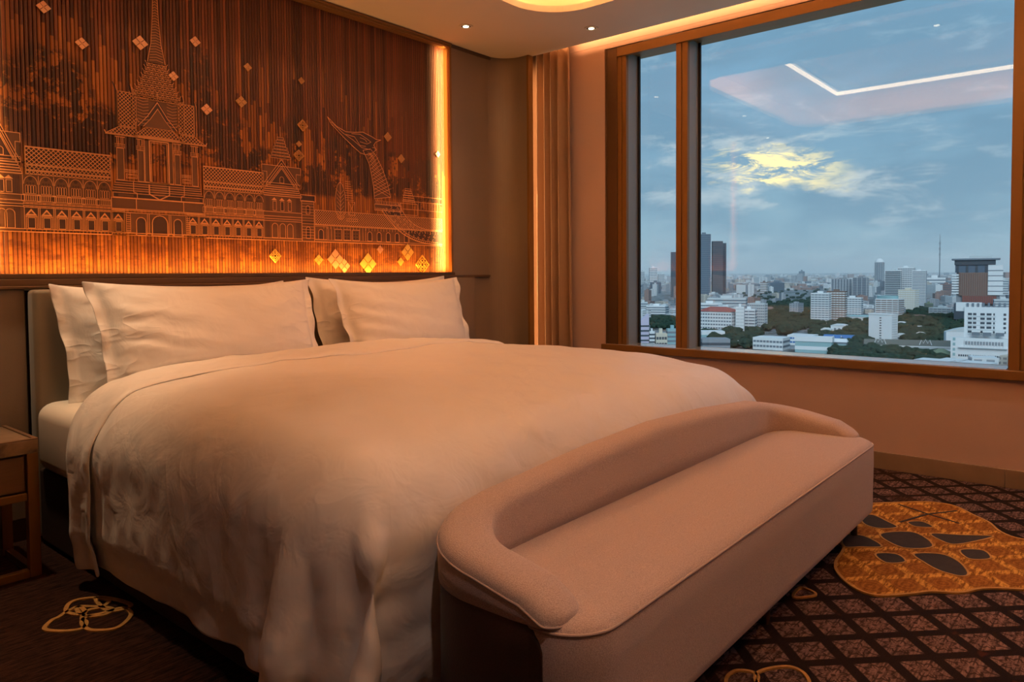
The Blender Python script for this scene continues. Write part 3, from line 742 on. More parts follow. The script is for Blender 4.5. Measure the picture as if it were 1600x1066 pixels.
# left pavilion cut by the picture edge
def pavilion(x0, x1, cx, zpk, left):
    d = Draw(); w = x1-x0
    d.rect(x0, x1, Z0, 1.468, 2)
    for z in (Z0, Z0+.012, Z1-.004, Z1+.006, 1.362, 1.385, 1.468): d.line([(x0, z), (x1, z)], .0028)
    d.rect(x0, x1, Z1-.002, Z1+.004, 1)
    for i in range(4):
        for q in (x0+.012, x1-.012-.02):
            d.rect(q+i*.006, q+i*.006+.0035, Z0+.014, Z1-.008, 1); d.rect(q+i*.006, q+i*.006+.0035, 1.388, 1.462, 1)
    m = 3
    for i in range(m):
        c = cx+(i-1)*w*.2
        d.arch(c-.017, c+.017, Z0+.014, 1.325, 2, .0026); d.rect(c-.012, c-.002, Z0+.016, 1.298, 1); d.rect(c+.002, c+.012, Z0+.016, 1.298, 1)
        d.poly([(c-.016, 1.445), (c+.016, 1.445), (c, 1.460)], 0)
        d.rect(c-.010, c+.010, 1.392, 1.440, 1 if i == 1 else 2, -.0005); d.frame(c-.010, c+.010, 1.392, 1.440, .0022)
    # stepped eaves
    for k in range(5):
        e = w/2*(1.06-.06*k); z = 1.470+.011*k
        d.rect(cx-e, cx+e, z, z+.008, 1 if k % 2 else 2); d.frame(cx-e, cx+e, z, z+.008, .0022)
    zb = 1.525
    for k in range(5): d.rect(cx-.09+k*.042, cx-.062+k*.042, 1.4935, 1.499, 1, -.0008)
    # gable
    g = w*.42
    d.rect(cx-g*1.22, cx+g*1.22, zb+.01, zpk-.035, 2); d.frame(cx-g*1.22, cx+g*1.22, zb+.01, zpk-.035, .003)
    d.frame(cx-g*1.22, cx-g*.92, zb-.01, zpk-.07, .0026); d.frame(cx+g*.92, cx+g*1.22, zb-.01, zpk-.07, .0026)
    for k, mm in ((0, 1), (.14, 2), (.26, 1), (.34, 2)):
        f = 1-k; d.poly([(cx-g*f*1.15, zb), (cx+g*f*1.15, zb), (cx, zb+(zpk-zb)*f)], mm, -.0007*(1+k*4)); 
        d.line([(cx-g*f*1.15, zb), (cx, zb+(zpk-zb)*f), (cx+g*f*1.15, zb)], .003)
    d.arch(cx-.012, cx+.012, zb+.012, zb+.045, 1, .0026)
    for sx in (-1, 1):      # curled eave tips
        d.line([(cx+sx*g*1.15, zb), (cx+sx*(g*1.15+.012), zb-.012), (cx+sx*(g*1.15+.022), zb-.004), (cx+sx*(g*1.15+.024), zb+.010)], .005, m=1)
        d.line([(cx+sx*g*1.22, zpk-.035), (cx+sx*(g*1.22+.006), zpk-.022), (cx+sx*(g*1.22+.004), zpk-.005)], .004, m=1)
    return d
d = pavilion(.862, 1.0, .925, 1.665, True); d.build('pavilion_print')
d = pavilion(2.075, 2.30, 2.182, 1.660, False)
# crown of stacked tiers behind the right gable
for k in range(7):
    e = .060*(1-k*.115); z = 1.665+.0165*k
    d.rect(2.178-e, 2.178+e, z, z+.011, 2); d.frame(2.178-e, 2.178+e, z, z+.011, .002)
    for j in range(4): d.rect(2.178-e*.8+j*e*.45, 2.178-e*.8+j*e*.45+e*.25, z+.003, z+.008, 1, -.0006)
d.line([(2.178, 1.78), (2.178, 1.83)], .003)
# block with blind arches to the right of it
d.rect(2.30, 2.378, Z0, 1.455, 2); d.frame(2.30, 2.378, Z0, 1.455, .003)
for k in range(13): d.line([(2.303, Z0+.018+k*.0155), (2.375, Z0+.018+k*.0155)], .0018)
d.rect(2.296, 2.384, 1.455, 1.482, 1); d.frame(2.294, 2.386, 1.452, 1.486, .003)
d.rect(2.296, 2.382, Z1-.004, Z1+.006, 1)
d.arch(2.328, 2.351, 1.385, 1.430, 1); d.arch(2.326, 2.352, 1.252, 1.315, 1)
d.build('pavilion_print')

# gatehouse with throne hall, tiered roofs and spire
d = Draw(); gx = 1.545
a0, a1 = 1.335, 1.670
d.rect(a0+.0, a1, Z0+.012, Z1-.004, 2)
for z in (Z0, Z0+.010, Z1-.005, Z1+.004): d.line([(a0, z), (a1+.09, z)], .003)
for x in (1.395, 1.665):
    for k in range(9): d.line([(x, Z0+.022+k*.0095), (x+.018, Z0+.022+k*.0095)], .0024)
    d.frame(x, x+.018, Z0+.016, Z1-.008, .002)
d.arch(1.438, 1.480, Z0+.002, 1.318, 1, .0035); d.arch(1.508, 1.578, Z0+.002, 1.330, 1, .004); d.arch(1.607, 1.645, Z0+.002, 1.318, 1, .0035)
for x in (1.487, 1.495, 1.585, 1.593): d.line([(x, Z0+.014), (x, Z1-.008)], .0024)
for x0, x1 in ((1.335, 1.435), (1.484, 1.504), (1.582, 1.602), (1.65, 1.70)): d.frame(x0, x1, Z0+.001, Z0+.012, .0025)
storey(d, 1.335, 1.390, 1)
# solid bands and mouldings under the hall
d.rect(1.335, 1.757, 1.352, 1.400, 2); d.frame(1.335, 1.757, 1.352, 1.400, .0035)
for x in (1.440, 1.655): d.line([(x, 1.352), (x, 1.400)], .003)
d.rect(1.345, 1.748, 1.404, 1.422, 1); d.frame(1.343, 1.750, 1.403, 1.423, .0024)
d.rect(1.365, 1.430, 1.408, 1.418, 2, -.0008); d.rect(1.455, 1.645, 1.408, 1.418, 1, -.0008); d.rect(1.665, 1.735, 1.408, 1.418, 2, -.0008)
for k in range(5):
    z = 1.426+.0105*k; e = .205-.004*k
    d.rect(gx-e, gx+e, z, z+.008, 2 if k % 2 else 1); d.line([(gx-e, z+.009), (gx+e, z+.009)], .0024)
for sx in (-1, 1): d.line([(gx+sx*.10, 1.404), (gx+sx*.10, 1.425), (gx+sx*.115, 1.430), (gx+sx*.115, 1.476)], .003)
d.poly([(gx-.048, 1.470), (gx+.048, 1.470), (gx+.048, 1.425), (gx, 1.400), (gx-.048, 1.425)], 0, -.0010)
d.poly([(gx-.043, 1.473), (gx+.043, 1.473), (gx+.043, 1.428), (gx, 1.406), (gx-.043, 1.428)], 1, -.0022)
d.poly([(gx-.033, 1.476), (gx+.033, 1.476), (gx+.033, 1.434), (gx, 1.415), (gx-.033, 1.434)], 2, -.0030)
# columns and middle door frame
ztop = 1.668
for x0, x1 in ((1.362, 1.392), (1.452, 1.478), (1.618, 1.644), (1.700, 1.728)):
    d.rect(x0, x1, 1.480, ztop-.050, 2); d.frame(x0, x1, 1.480, ztop-.050, .0024)
    for k in range(3): d.line([(x0-.006, ztop-.046+k*.007), (x1+.006, ztop-.046+k*.007)], .0024)
    for q in (x0+.002, (x0+x1)/2-.005, (x0+x1)/2+.005, x1-.002): d.line([(q, ztop-.028), (q, ztop)], .0026)
    d.line([(x0-.004, ztop), (x1+.004, ztop)], .004)
d.rect(1.480, 1.506, 1.480, 1.690, 2); d.rect(1.586, 1.612, 1.480, 1.690, 2); d.rect(1.480, 1.612, 1.668, 1.690, 2)
d.frame(1.482, 1.610, 1.480, 1.688, .003); d.frame(1.504, 1.590, 1.480, 1.668, .006); d.frame(1.512, 1.582, 1.480, 1.660, .0025)
for x0, x1 in ((1.396, 1.448), (1.650, 1.696)):
    for k in range(4): d.line([(x0, 1.528-k*.004), (x1, 1.528-k*.004)], .0018)
    d.frame(x0+.004, x1-.002, 1.490, 1.508, .0024); d.frame(x0+.010, x1-.008, 1.494, 1.504, .0018)
# skirt roofs
d.lattice([(1.322, ztop+.012), (1.455, ztop+.012), (1.448, ztop+.045), (1.375, ztop+.045)], .0115, .0026)
d.lattice([(1.640, ztop+.012), (1.768, ztop+.012), (1.715, ztop+.045), (1.650, ztop+.045)], .0115, .0026)
d.lattice([(1.440, ztop+.016), (1.662, ztop+.016), (1.612, ztop+.058), (1.490, ztop+.058)], .0115, .0026)
d.line([(1.318, ztop+.008), (1.772, ztop+.008)], .004); d.line([(1.436, ztop+.012), (1.668, ztop+.012)], .005)
for x in (1.320, 1.440, 1.664, 1.770): d.line([(x, ztop+.010), (x+(.006 if x > 1.5 else -.006), ztop+.022)], .004)
# side roofs, tall lattice panels
z2 = ztop+.050
for x0, x1, zt_ in ((1.372, 1.450, .150), (1.640, 1.716, .140)):
    d.lattice([(x0, z2), (x1, z2), (x1, z2+zt_), (x0, z2+zt_)], .0115, .0026)
for x, h in ((1.366, .185), (1.430, .20), (1.664, .19), (1.722, .17)):
    d.line([(x, z2), (x, z2+h*.8), (x-.004, z2+h*.9), (x-.012, z2+h)], .006, m=1); d.line([(x+.005, z2), (x+.005, z2+h*.8), (x-.002, z2+h*.95)], .0022)
# gables: nested flame-edged triangles
d.rect(1.452, 1.638, z2+.012, z2+.150, 2)
for k in range(9): d.line([(1.456, z2+.03+k*.014), (1.480, z2+.024+k*.014), (1.504, z2+.03+k*.014)], .0018); d.line([(1.588, z2+.03+k*.014), (1.612, z2+.024+k*.014), (1.634, z2+.03+k*.014)], .0018)
for k, (f, mm) in enumerate(((1, 1), (.93, 0), (.88, 1), (.70, 0), (.66, 2))):
    d.poly([(gx-.098*f, z2+.010), (gx+.098*f, z2+.010), (gx+.05*f, z2+.055*f+.01), (gx, z2+.010+.130*f), (gx-.05*f, z2+.055*f+.01)], mm, (-.0008*(k+1) if k < 4 else -.0052))
for k in range(3): d.line([(gx-.03+k*.008, z2+.02+k*.014), (gx+.03-k*.008, z2+.02+k*.014)], .0016)
d.line([(gx, z2+.138), (gx, z2+.175)], .003)
for sx in (-1, 1): d.line([(gx+sx*.098, z2+.010), (gx+sx*.106, z2+.03), (gx+sx*.092, z2+.04), (gx+sx*.086, z2+.026)], .003)
# stacked storeys of the spire
zz = z2+.135; e = .118
for k in range(9):
    h = .019; d.rect(gx-e, gx+e, zz, zz+h*.62, 2); d.frame(gx-e, gx+e, zz, zz+h*.62, .0022)
    m_ = max(3, int(e/.011))
    for j in range(m_):
        q = gx-e+(j+.5)*2*e/m_; d.line([(q-e/m_*.7, zz+.002), (q, zz+h*.55), (q+e/m_*.7, zz+.002)], .0018)
    d.line([(gx-e, zz+h*.62), (gx-e-.006, zz+h*.62+.010)], .0024); d.line([(gx+e, zz+h*.62), (gx+e+.006, zz+h*.62+.010)], .0024)
    zz += h; e *= .885
e = .040
zb = zz
P1 = [(gx-e, zb), (gx-e*.55, zb+.09), (gx-e*.35, zb+.20), (gx-.006, zb+.40), (gx, AZ1-.02), (gx+.006, zb+.40), (gx+e*.35, zb+.20), (gx+e*.55, zb+.09), (gx+e, zb)]
d.poly(P1, 2); d.line(P1, .0026)
for k in range(26):
    z = zb+.008+k*.0125; f = max(.15, 1-k*.033)*e*.75
    d.line([(gx-f, z), (gx, z+.006), (gx+f, z)], .0018)
d.build('gatehouse_print', None)

# low range on the right with the two stone figures, then the long barge prow
d = Draw()
x0, x1 = 2.382, 3.355
d.rect(x0, x1, Z0, 1.325, 2); d.line([(x0, Z0), (x1, Z0)], .004); d.line([(x0, 1.247), (x1, 1.247)], .0022)
d.lattice([(x0, 1.333), (x1, 1.333), (x1, 1.410), (x0, 1.410)], .0105, .0024); d.line([(x0, 1.328), (x1, 1.328)], .004)
for x in (2.405, 2.745, 2.815, 2.885, 2.955, 3.03): d.arch(x, x+.032, 1.250, 1.305, 1)
for k in range(3):
    for j in range(2):
        for i in range(3): d.rect(2.52+k*.062+j*.020, 2.532+k*.062+j*.020, 1.256+i*.018, 1.266+i*.018, 1, -.0006)
    d.frame(2.512+k*.062, 2.562+k*.062, 1.250, 1.310, .003)
for k in range(40): d.line([(2.44+k*.0225, 1.310), (2.44+k*.0225, 1.324)], .002)
for x in (2.47, 2.49, 2.71, 2.73, 3.07): d.line([(x, 1.25), (x, 1.322)], .0022)
d.frame(x0, 2.42+.04, 1.25, 1.32, .002)
# leaf-shaped boundary stone and throne
d.poly([(2.555+.036*math.cos(a)*(1-.12*math.sin(a)), 1.470+.105*math.sin(a)) for a in [j*math.pi/9 for j in range(18)]], 2, -.0010)
d.line([(2.555+.036*math.cos(a)*(1-.12*math.sin(a)), 1.470+.105*math.sin(a)) for a in [j*math.pi/9 for j in range(18)]], .0028, True)
for k in range(7): d.line([(2.555, 1.375+k*.022), (2.578, 1.400+k*.022)], .0018); d.line([(2.555, 1.375+k*.022), (2.532, 1.400+k*.022)], .0018)
d.line([(2.555, 1.365), (2.555, 1.60)], .003)
d.poly([(2.60, 1.372), (2.68, 1.372), (2.66, 1.395), (2.62, 1.395)], 2, -.0012); d.frame(2.598, 2.672, 1.36, 1.372, .003)
d.frame(2.610, 2.655, 1.395, 1.47, .003); d.line([(2.61, 1.395), (2.655, 1.47), (2.61, 1.47), (2.655, 1.395)], .0022)
for k in range(9): d.line([(2.59, 1.48+k*.013), (2.648-k*.003, 1.48+k*.013)], .0024)
d.build('lower_range_print')
# royal barge with a long-necked bird's head
d = Draw()
neck = [(2.720, 1.775), (2.775, 1.79), (2.82, 1.75), (2.865, 1.68), (2.90, 1.60), (2.925, 1.52), (2.80, 1.50), (2.795, 1.56), (2.785, 1.62), (2.765, 1.70), (2.735, 1.75)]
d.poly(neck, 2, -.0008); d.line(neck, .003, True)
for k in range(14):
    z = 1.515+k*.0195; xl = 2.798-max(0, z-1.56)*.22; xr = 2.925-max(0, (z-1.52))*.55
    d.line([(xl, z), (xr, min(z+.055, 1.77))], .002); d.line([(xl, min(z+.05, 1.77)), (xr, z)], .002)
head = [(2.475, 1.930), (2.54, 1.885), (2.60, 1.865), (2.66, 1.870), (2.72, 1.880), (2.79, 1.862), (2.82, 1.850), (2.855, 1.852), (2.815, 1.835), (2.80, 1.815), (2.82, 1.790), (2.79, 1.770), (2.74, 1.752), (2.70, 1.758), (2.65, 1.788), (2.58, 1.835), (2.50, 1.895)]
d.poly(head, 1, -.0016); d.line(head, .0032, True)
for q in ([(2.50, 1.905), (2.58, 1.855), (2.65, 1.825), (2.71, 1.79), (2.77, 1.785)], [(2.64, 1.86), (2.70, 1.865), (2.75, 1.845), (2.78, 1.83), (2.75, 1.815), (2.70, 1.822)], [(2.70, 1.845), (2.735, 1.84), (2.75, 1.825)], [(2.60, 1.85), (2.66, 1.845), (2.70, 1.80), (2.74, 1.80)], [(2.79, 1.80), (2.81, 1.80), (2.81, 1.785)]):
    d.b[0].v, d.b[0].f = d.b[0].v, d.b[0].f; sv = d.lay[0]; d.lay[0] = sv-.0002; d.line(q, .0026); d.lay[0] = sv
# crown collar, deck
d.rect(2.80, 3.01, 1.435, 1.470, 2, -.0008); d.frame(2.80, 3.01, 1.435, 1.470, .003)
for k in range(16): d.arch(2.803+k*.013, 2.811+k*.013, 1.472, 1.492, 1, .0018, 4)
for k in range(18): d.line([(2.805+k*.0115, 1.437), (2.810+k*.0115, 1.450), (2.8155+k*.0115, 1.437)], .0018)
for k in range(6): d.frame(3.02+k*.004, 3.12-k*.006, 1.50+k*.014, 1.511+k*.014, .0022)
d.frame(3.00, 3.14, 1.42, 1.49, .003)
# hull: curved band with scroll infill
def hull(f): 
    u = f; return (2.855+.50*u-.06*math.sin(math.pi*u), 1.435-.19*math.sin(math.pi/2*min(1, u*1.10)))
lo = [hull(i/14) for i in range(15)]; hi = [(x+.10*(1-i/40), z+.085+.0*i) for i, (x, z) in enumerate(lo)]
hi = [(min(x, 3.36), max(z-.04*(1-i/14)*0, 1.30 if i > 9 else z)) for i, (x, z) in enumerate([(lo[i][0]+.13*(1-i/15), lo[i][1]+.05+.045*(i/14)) for i in range(15)])]
lo = [(min(x, 3.36), z) for x, z in lo]
d.poly(lo+hi[::-1], 1, -.0030)
sv = d.lay[0]; d.lay[0] = sv-.0002
d.line(lo, .005); d.line([(x+.012, z+.012) for x, z in lo[:-1]], .0024); d.line(hi, .0036)
rnd = random.Random(5)
for i in range(13):
    for k in range(3):
        f = (k+.6)/3.6; cx_ = lo[i][0]*(1-f)+hi[i][0]*f+.012; cz_ = lo[i][1]*(1-f)+hi[i][1]*f+.004; r_ = .010
        a_ = rnd.random()*6; d.line([(cx_+r_*(1-j*.13)*math.cos(a_+j*.9), cz_+r_*(1-j*.13)*math.sin(a_+j*.9)) for j in range(6)], .0024)
for i in range(40):
    u = i/39; k = min(13, int(u*14)); g = u*14-k; x = lo[k][0]*(1-g)+lo[k+1][0]*g; z = lo[k][1]*(1-g)+lo[k+1][1]*g
    d.line([(x, z), (x+.010, z+.010)], .0018)
d.lay[0] = sv
for i in range(10): d.line([(3.10+i*.024, 1.46), (3.10+i*.024, 1.50)], .002)
for z in (1.455, 1.505, 1.54): d.line([(3.02, z), (3.355, z)], .0026)
for i in range(24): d.rect(3.12+i*.010, 3.125+i*.010, 1.512, 1.530, 1)
d.build('barge_print')

# metal flower diamonds fixed on the strands
DM = [material('flower_gold', (.70, .38, .07), .35, .3), material('flower_copper', (.62, .30, .15), .4, .3), material('flower_dull', (.42, .20, .06), .5, .2)]
def diamond(cx, cz, w, h, style, mt):
    mb = MB(); y0, y1 = AY-.012, AY-.007
    if style == 0:      # four petals with slits
        for sx, sz in ((0, 1), (0, -1), (1, 0), (-1, 0)):
            ox, oz = sx*w*.26, sz*h*.26
            pw, ph = w*.235, h*.235
            P = [(cx+ox-pw, cz+oz), (cx+ox, cz+oz-ph), (cx+ox+pw, cz+oz), (cx+ox, cz+oz+ph)]
            mb.add([(x, y0, z) for x, z in P]+[(x, y1, z) for x, z in P], [(0, 1, 2, 3), (7, 6, 5, 4)]+[(i, (i+1) % 4, (i+1) % 4+4, i+4) for i in range(4)])
        P = [(cx-w*.09, cz), (cx, cz-h*.09), (cx+w*.09, cz), (cx, cz+h*.09)]
        mb.add([(x, y0, z) for x, z in P]+[(x, y1, z) for x, z in P], [(0, 1, 2, 3), (7, 6, 5, 4)]+[(i, (i+1) % 4, (i+1) % 4+4, i+4) for i in range(4)])
    else:               # open lattice diamond
        t_ = .0022
        def seg(a, b):
            a, b = Vector((a[0], 0, a[1])), Vector((b[0], 0, b[1])); mb.tube([(a.x, y0+.002, a.z), (b.x, y0+.002, b.z)], t_, 5)
        def dia(w_, h_, x_=cx, z_=cz):
            q = [(x_-w_/2, z_), (x_, z_-h_/2), (x_+w_/2, z_), (x_, z_+h_/2)]
            for i in range(4): seg(q[i], q[(i+1) % 4])
        dia(w, h); dia(w*.62, h*.62); dia(w*.30, h*.30)
        for sx, sz in ((1, 0), (-1, 0), (0, 1), (0, -1)): dia(w*.34, h*.34, cx+sx*w*.26, cz+sz*h*.26)
    return mb.build('flower_diamond', mt, mural)
for (px, py, w, style, m_) in [(68, 11, 24, 0, 1), (128, 68, 22, 0, 1), (219, 67, 25, 0, 1), (305, 65, 17, 0, 1), (271, 119, 16, 0, 1), (323, 171, 18, 0, 1), (387, 105, 13, 0, 2), (377, 159, 18, 0, 2),
        (471, 126, 9, 1, 2), (473, 196, 16, 1, 2), (467, 243, 16, 1, 2), (467, 225, 9, 0, 2), (606, 214, 12, 0, 2), (627, 248, 11, 0, 2), (684, 241, 8, 0, 1),
        (430, 400, 18, 1, 0), (498, 406, 14, 0, 0), (524, 405, 25, 0, 1), (538, 422, 18, 0, 1), (575, 409, 26, 0, 0), (594, 390, 10, 0, 1), (637, 394, 19, 0, 0), (626, 409, 10, 0, 0), (660, 414, 21, 1, 0)]:
    x, z = wp(px, py, AY-.01); s = on(px+1, py, 1, AY).x-on(px, py, 1, AY).x
    if z - w*s*.5 < AZ0+.002: z = AZ0+.003+w*s*.5*.55
    wd = w*s; o = diamond(x, max(z, AZ0+.012+wd*.3), wd, wd*(1.05 if py > 380 else .95), style, DM[m_])
# ================================================================== THE BED
def bump_noise(x, y, seed=0):
    """smooth pseudo-noise, numpy arrays welcome"""
    r = np.random.RandomState(seed); out = 0
    for k in range(7):
        f = 1.3*1.6**k; a, b, c, d = r.uniform(-1, 1, 4)
        out = out+np.sin(f*(x*(1+.3*a)+y*b)*2+6*c)*np.sin(f*(y*(1+.3*b)-x*a)*2+6*d)/1.5**k
    return out
bed = empty('bed', (0, 0, 0))
tag(bed, 'wide hotel bed with a dark base and padded taupe headboard under the mural', 'bed')
BX0, BX1 = .965, 3.19
MB().box(.985, BX1-.01, 1.30, 3.27, .012, .30).build('bed_base', M['bed_base'], bed, bevel=.012)
def rounded_block(x0, x1, y0, y1, z0, z1, r, rv, name, mat, parent, n=6):
    """box with rounded corners in plan (rv) and a rolled top and bottom edge (r)"""
    mb = MB(); rings = []
    for k in range(n+1):
        a = math.pi/2*k/n; rings.append((r-r*math.sin(a), z0+r-r*math.cos(a)))
    for k in range(n+1):
        a = math.pi/2*k/n; rings.append((r-r*math.cos(a), z1-r+r*math.sin(a)))
    vs = []; m = None
    for ins, z in rings:
        P = rrect(x0+ins, x1-ins, y0+ins, y1-ins, max(rv-ins, .004), 8); m = len(P); vs += [(p[0], p[1], z) for p in P]
    fs = [(i*m+k, i*m+(k+1) % m, (i+1)*m+(k+1) % m, (i+1)*m+k) for i in range(len(rings)-1) for k in range(m)]
    fs += [tuple(range(m-1, -1, -1)), tuple((len(rings)-1)*m+k for k in range(m))]
    return MB().add(vs, fs).build(name, mat, parent, smooth=True)
rounded_block(.962, 3.19, 1.34, 3.262, .30, .563, .055, .09, 'mattress', M['sheet_cotton'], bed)
hb = rounded_block(.982, 3.19, 3.262, 3.344, .02, 1.003, .018, .02, 'headboard', M['headboard_fabric'], bed)
MB().tube([(1.0, 1.36, 0), (1.0, 1.36, .02)], .03, 12).build('bed_foot', M['leg_metal'], bed)

def duvet(NX=158,NY=106,h=.02,steps=170,iters=16):
    """a quilt sheet dropped over the bed block; returns (NX+1, NY+1, 3)"""
    rng=np.random.RandomState(4)
    I,J=np.meshgrid(np.arange(NX+1),np.arange(NY+1),indexing='ij')
    cx=2.075; y1=2.965
    # j = 0 at the head fold, j = NY at the foot hem
    th=np.radians(.6)
    X=(I-NX/2)*h; Y=-J*h
    p=np.stack([cx+X*np.cos(th)-Y*np.sin(th)*.4, y1+X*np.sin(th)+Y*np.cos(th), np.full_like(X,.72,dtype=float)],-1).astype(float)
    p[...,2]+=.004*rng.rand(*X.shape)+.02*np.sin(X*7+1.3*np.sin(Y*5))
    v=np.zeros_like(p); dt=1/50.
    c=np.array([2.075,2.99,.30]); half=np.array([1.128,1.74,.30]); r=.17
    def crown(x,y):
        a=np.clip(1-((x-2.075)/1.15)**4,0,1); b=np.clip((y-1.15)/.7,0,1)
        return .085*a*(b*b*(3-2*b))+.012*np.sin(x*3.1+1)*np.sin(y*2.3)
    def collide(p):
        q=p-c; q[...,2]-=crown(p[...,0],p[...,1])
        s=np.sign(q); a=np.abs(q)-(half-r); m=np.maximum(a,0); L=np.linalg.norm(m,axis=-1)
        d=np.where(L>0,L-r,np.max(a,-1)-r)
        n=np.where((L>1e-9)[...,None],m/np.maximum(L,1e-9)[...,None],0)*s
        inside=(L<=1e-9)
        n[inside]=[0,0,1]
        hit=d<0
        p+= n*(-d*hit)[...,None]
        f=p[...,2]<.006; p[...,2]=np.where(f,.006,p[...,2])
        # the bench stands close behind the foot end
        b=(p[...,0]>1.03)&(p[...,1]<1.228)&(p[...,2]<.50); p[...,1]=np.where(b,1.228,p[...,1])
        b=(p[...,0]>.985)&(p[...,0]<=1.03)&(p[...,1]<1.13)&(p[...,2]<.50); p[...,0]=np.where(b,np.minimum(p[...,0],.985),p[...,0])
        return hit|f
    def con(A,B,L,k):
        d=B-A; l=np.linalg.norm(d,axis=-1,keepdims=True)+1e-9; e=d*((l-L)/l*.5*k); A+=e; B-=e
    Lb=h*2
    for s in range(steps):
        v[...,2]-=1.6*dt; v*=.985
        q=p+v*dt
        for it in range(iters):
            for o in (0,1):
                con(q[o:-1:2][:q[o+1::2].shape[0]],q[o+1::2],h,1.); con(q[:,o:-1:2][:,:q[:,o+1::2].shape[1]],q[:,o+1::2],h,1.)
            for ox in (0,1):
                for oy in (0,1):
                    A=q[ox:-1:2,oy:-1:2];B=q[ox+1::2,oy+1::2];n=min(A.shape[0],B.shape[0]);m=min(A.shape[1],B.shape[1]);con(A[:n,:m],B[:n,:m],h*2**.5,.35)
                    A=q[ox+1::2,oy:-1:2];B=q[ox:-1:2,oy+1::2];n=min(A.shape[0],B.shape[0]);m=min(A.shape[1],B.shape[1]);con(A[:n,:m],B[:n,:m],h*2**.5,.35)
            if it%2==0:
                for st,k in ((3,.22),):
                    for o in range(st*2):
                        A=q[o:-st:st*2];B=q[o+st::st*2];n=min(len(A),len(B));con(A[:n],B[:n],h*st,k*.5)
                        A=q[:,o:-st:st*2];B=q[:,o+st::st*2];n=min(A.shape[1],B.shape[1]);con(A[:,:n],B[:,:n],h*st,k*.5)
            hit=collide(q)
            q[:,0,1]=np.maximum(q[:,0,1],2.90)
        nv=(q-p)/dt
        nv[hit]*=.80
        v=nv; sp=np.linalg.norm(v,axis=-1,keepdims=True); v*=np.minimum(1,3/np.maximum(sp,1e-9)); p=q
    return p

Pd = duvet()
h_ = .02
nx, ny = Pd.shape[:2]
def normals(P):
    du = np.gradient(P, axis=0); dv = np.gradient(P, axis=1); n = np.cross(dv, du); return n/np.maximum(np.linalg.norm(n, axis=-1, keepdims=True), 1e-9)
Nn = normals(Pd)
if Nn[nx//2, ny//2, 2] < 0: Nn = -Nn
# soft filling: gentle swells, finer creases where the cloth turns down the sides
I, J = np.meshgrid(np.arange(nx), np.arange(ny), indexing='ij')
edge = np.minimum(np.minimum(I, nx-1-I), ny-1-J)*h_
slope = 1-np.clip(Nn[..., 2], 0, 1)
S = .004*bump_noise(I*.056, J*.056, 3) + slope*.003*bump_noise(I*.03, J*.20, 8)*np.clip(edge/.15, 0, 1) + slope*.0008*bump_noise(I*.24+J*.08, J*.13, 5)
puff = .013*np.clip((edge-.090)/.022, 0, 1)*(1)                 # filled part stands proud of the flat hem
D = Pd+Nn*(S+puff)[..., None]
D[..., 2] = np.maximum(D[..., 2], .006)
# turned-back top: the head end folds over on itself
FR = 15
fl = D[:, 1:FR+1][:, :, :].copy(); fn = Nn[:, 1:FR+1]
lift = .022+.006*bump_noise(I[:, :FR]*.06, J[:, :FR]*.05, 12)*.5
tap = np.clip((FR-np.arange(FR))/2., .35, 1)[None, :]
flap = fl+fn*(lift*tap)[..., None]
side = np.clip((np.abs(I[:, :FR]-nx/2)-55)/24., 0, 1)           # on the flanks it hangs a little lower and further out
flap[..., 2] -= side*.008*(1+.3*np.sin(J[:, :FR]*.7)); flap[..., 2] = np.maximum(flap[..., 2], .012)
flap[..., 0] += np.sign(I[:, :FR]-nx/2)*side*.014*(1+np.sin(J[:, :FR]*.55))
edge0 = D[:, 0:1]+Nn[:, 0:1]*.010; edge0[..., 1] += .020
hx = np.clip(1-J/26., 0, 1)**1.5*np.clip((np.abs(I-nx/2)-42)/24., 0, 1)
D[..., 1] -= .17*hx; flap[..., 1] -= .17*hx[:, :FR]*.85; edge0[..., 1] -= .17*hx[:, :1]
ALL = np.concatenate([flap[:, ::-1], edge0, D[:, 0:1], D[:, 1:]], axis=1)
me = grid_mesh(ALL, M['duvet_cotton'], True)
dv = link('duvet', me)
tag(dv, 'white duvet with a folded-back top edge spread over the bed and hanging to one side', 'duvet')
md = dv.modifiers.new('thick', 'SOLIDIFY'); md.thickness = .007; md.offset = -1
md = dv.modifiers.new('sub', 'SUBSURF'); md.levels = 1; md.render_levels = 1
# stitched seam above the hem, a fine cord on the cloth
cols = 5
path = [D[cols, j]+Nn[cols, j]*.0005 for j in range(FR+1, ny-cols)]+[D[i, ny-1-cols]+Nn[i, ny-1-cols]*.0005 for i in range(cols+1, nx-cols)]
seam = MB().tube([tuple(p) for p in path[::1]], .0024, 5).build('hem_seam', M['sheet_cotton'], dv, smooth=True)

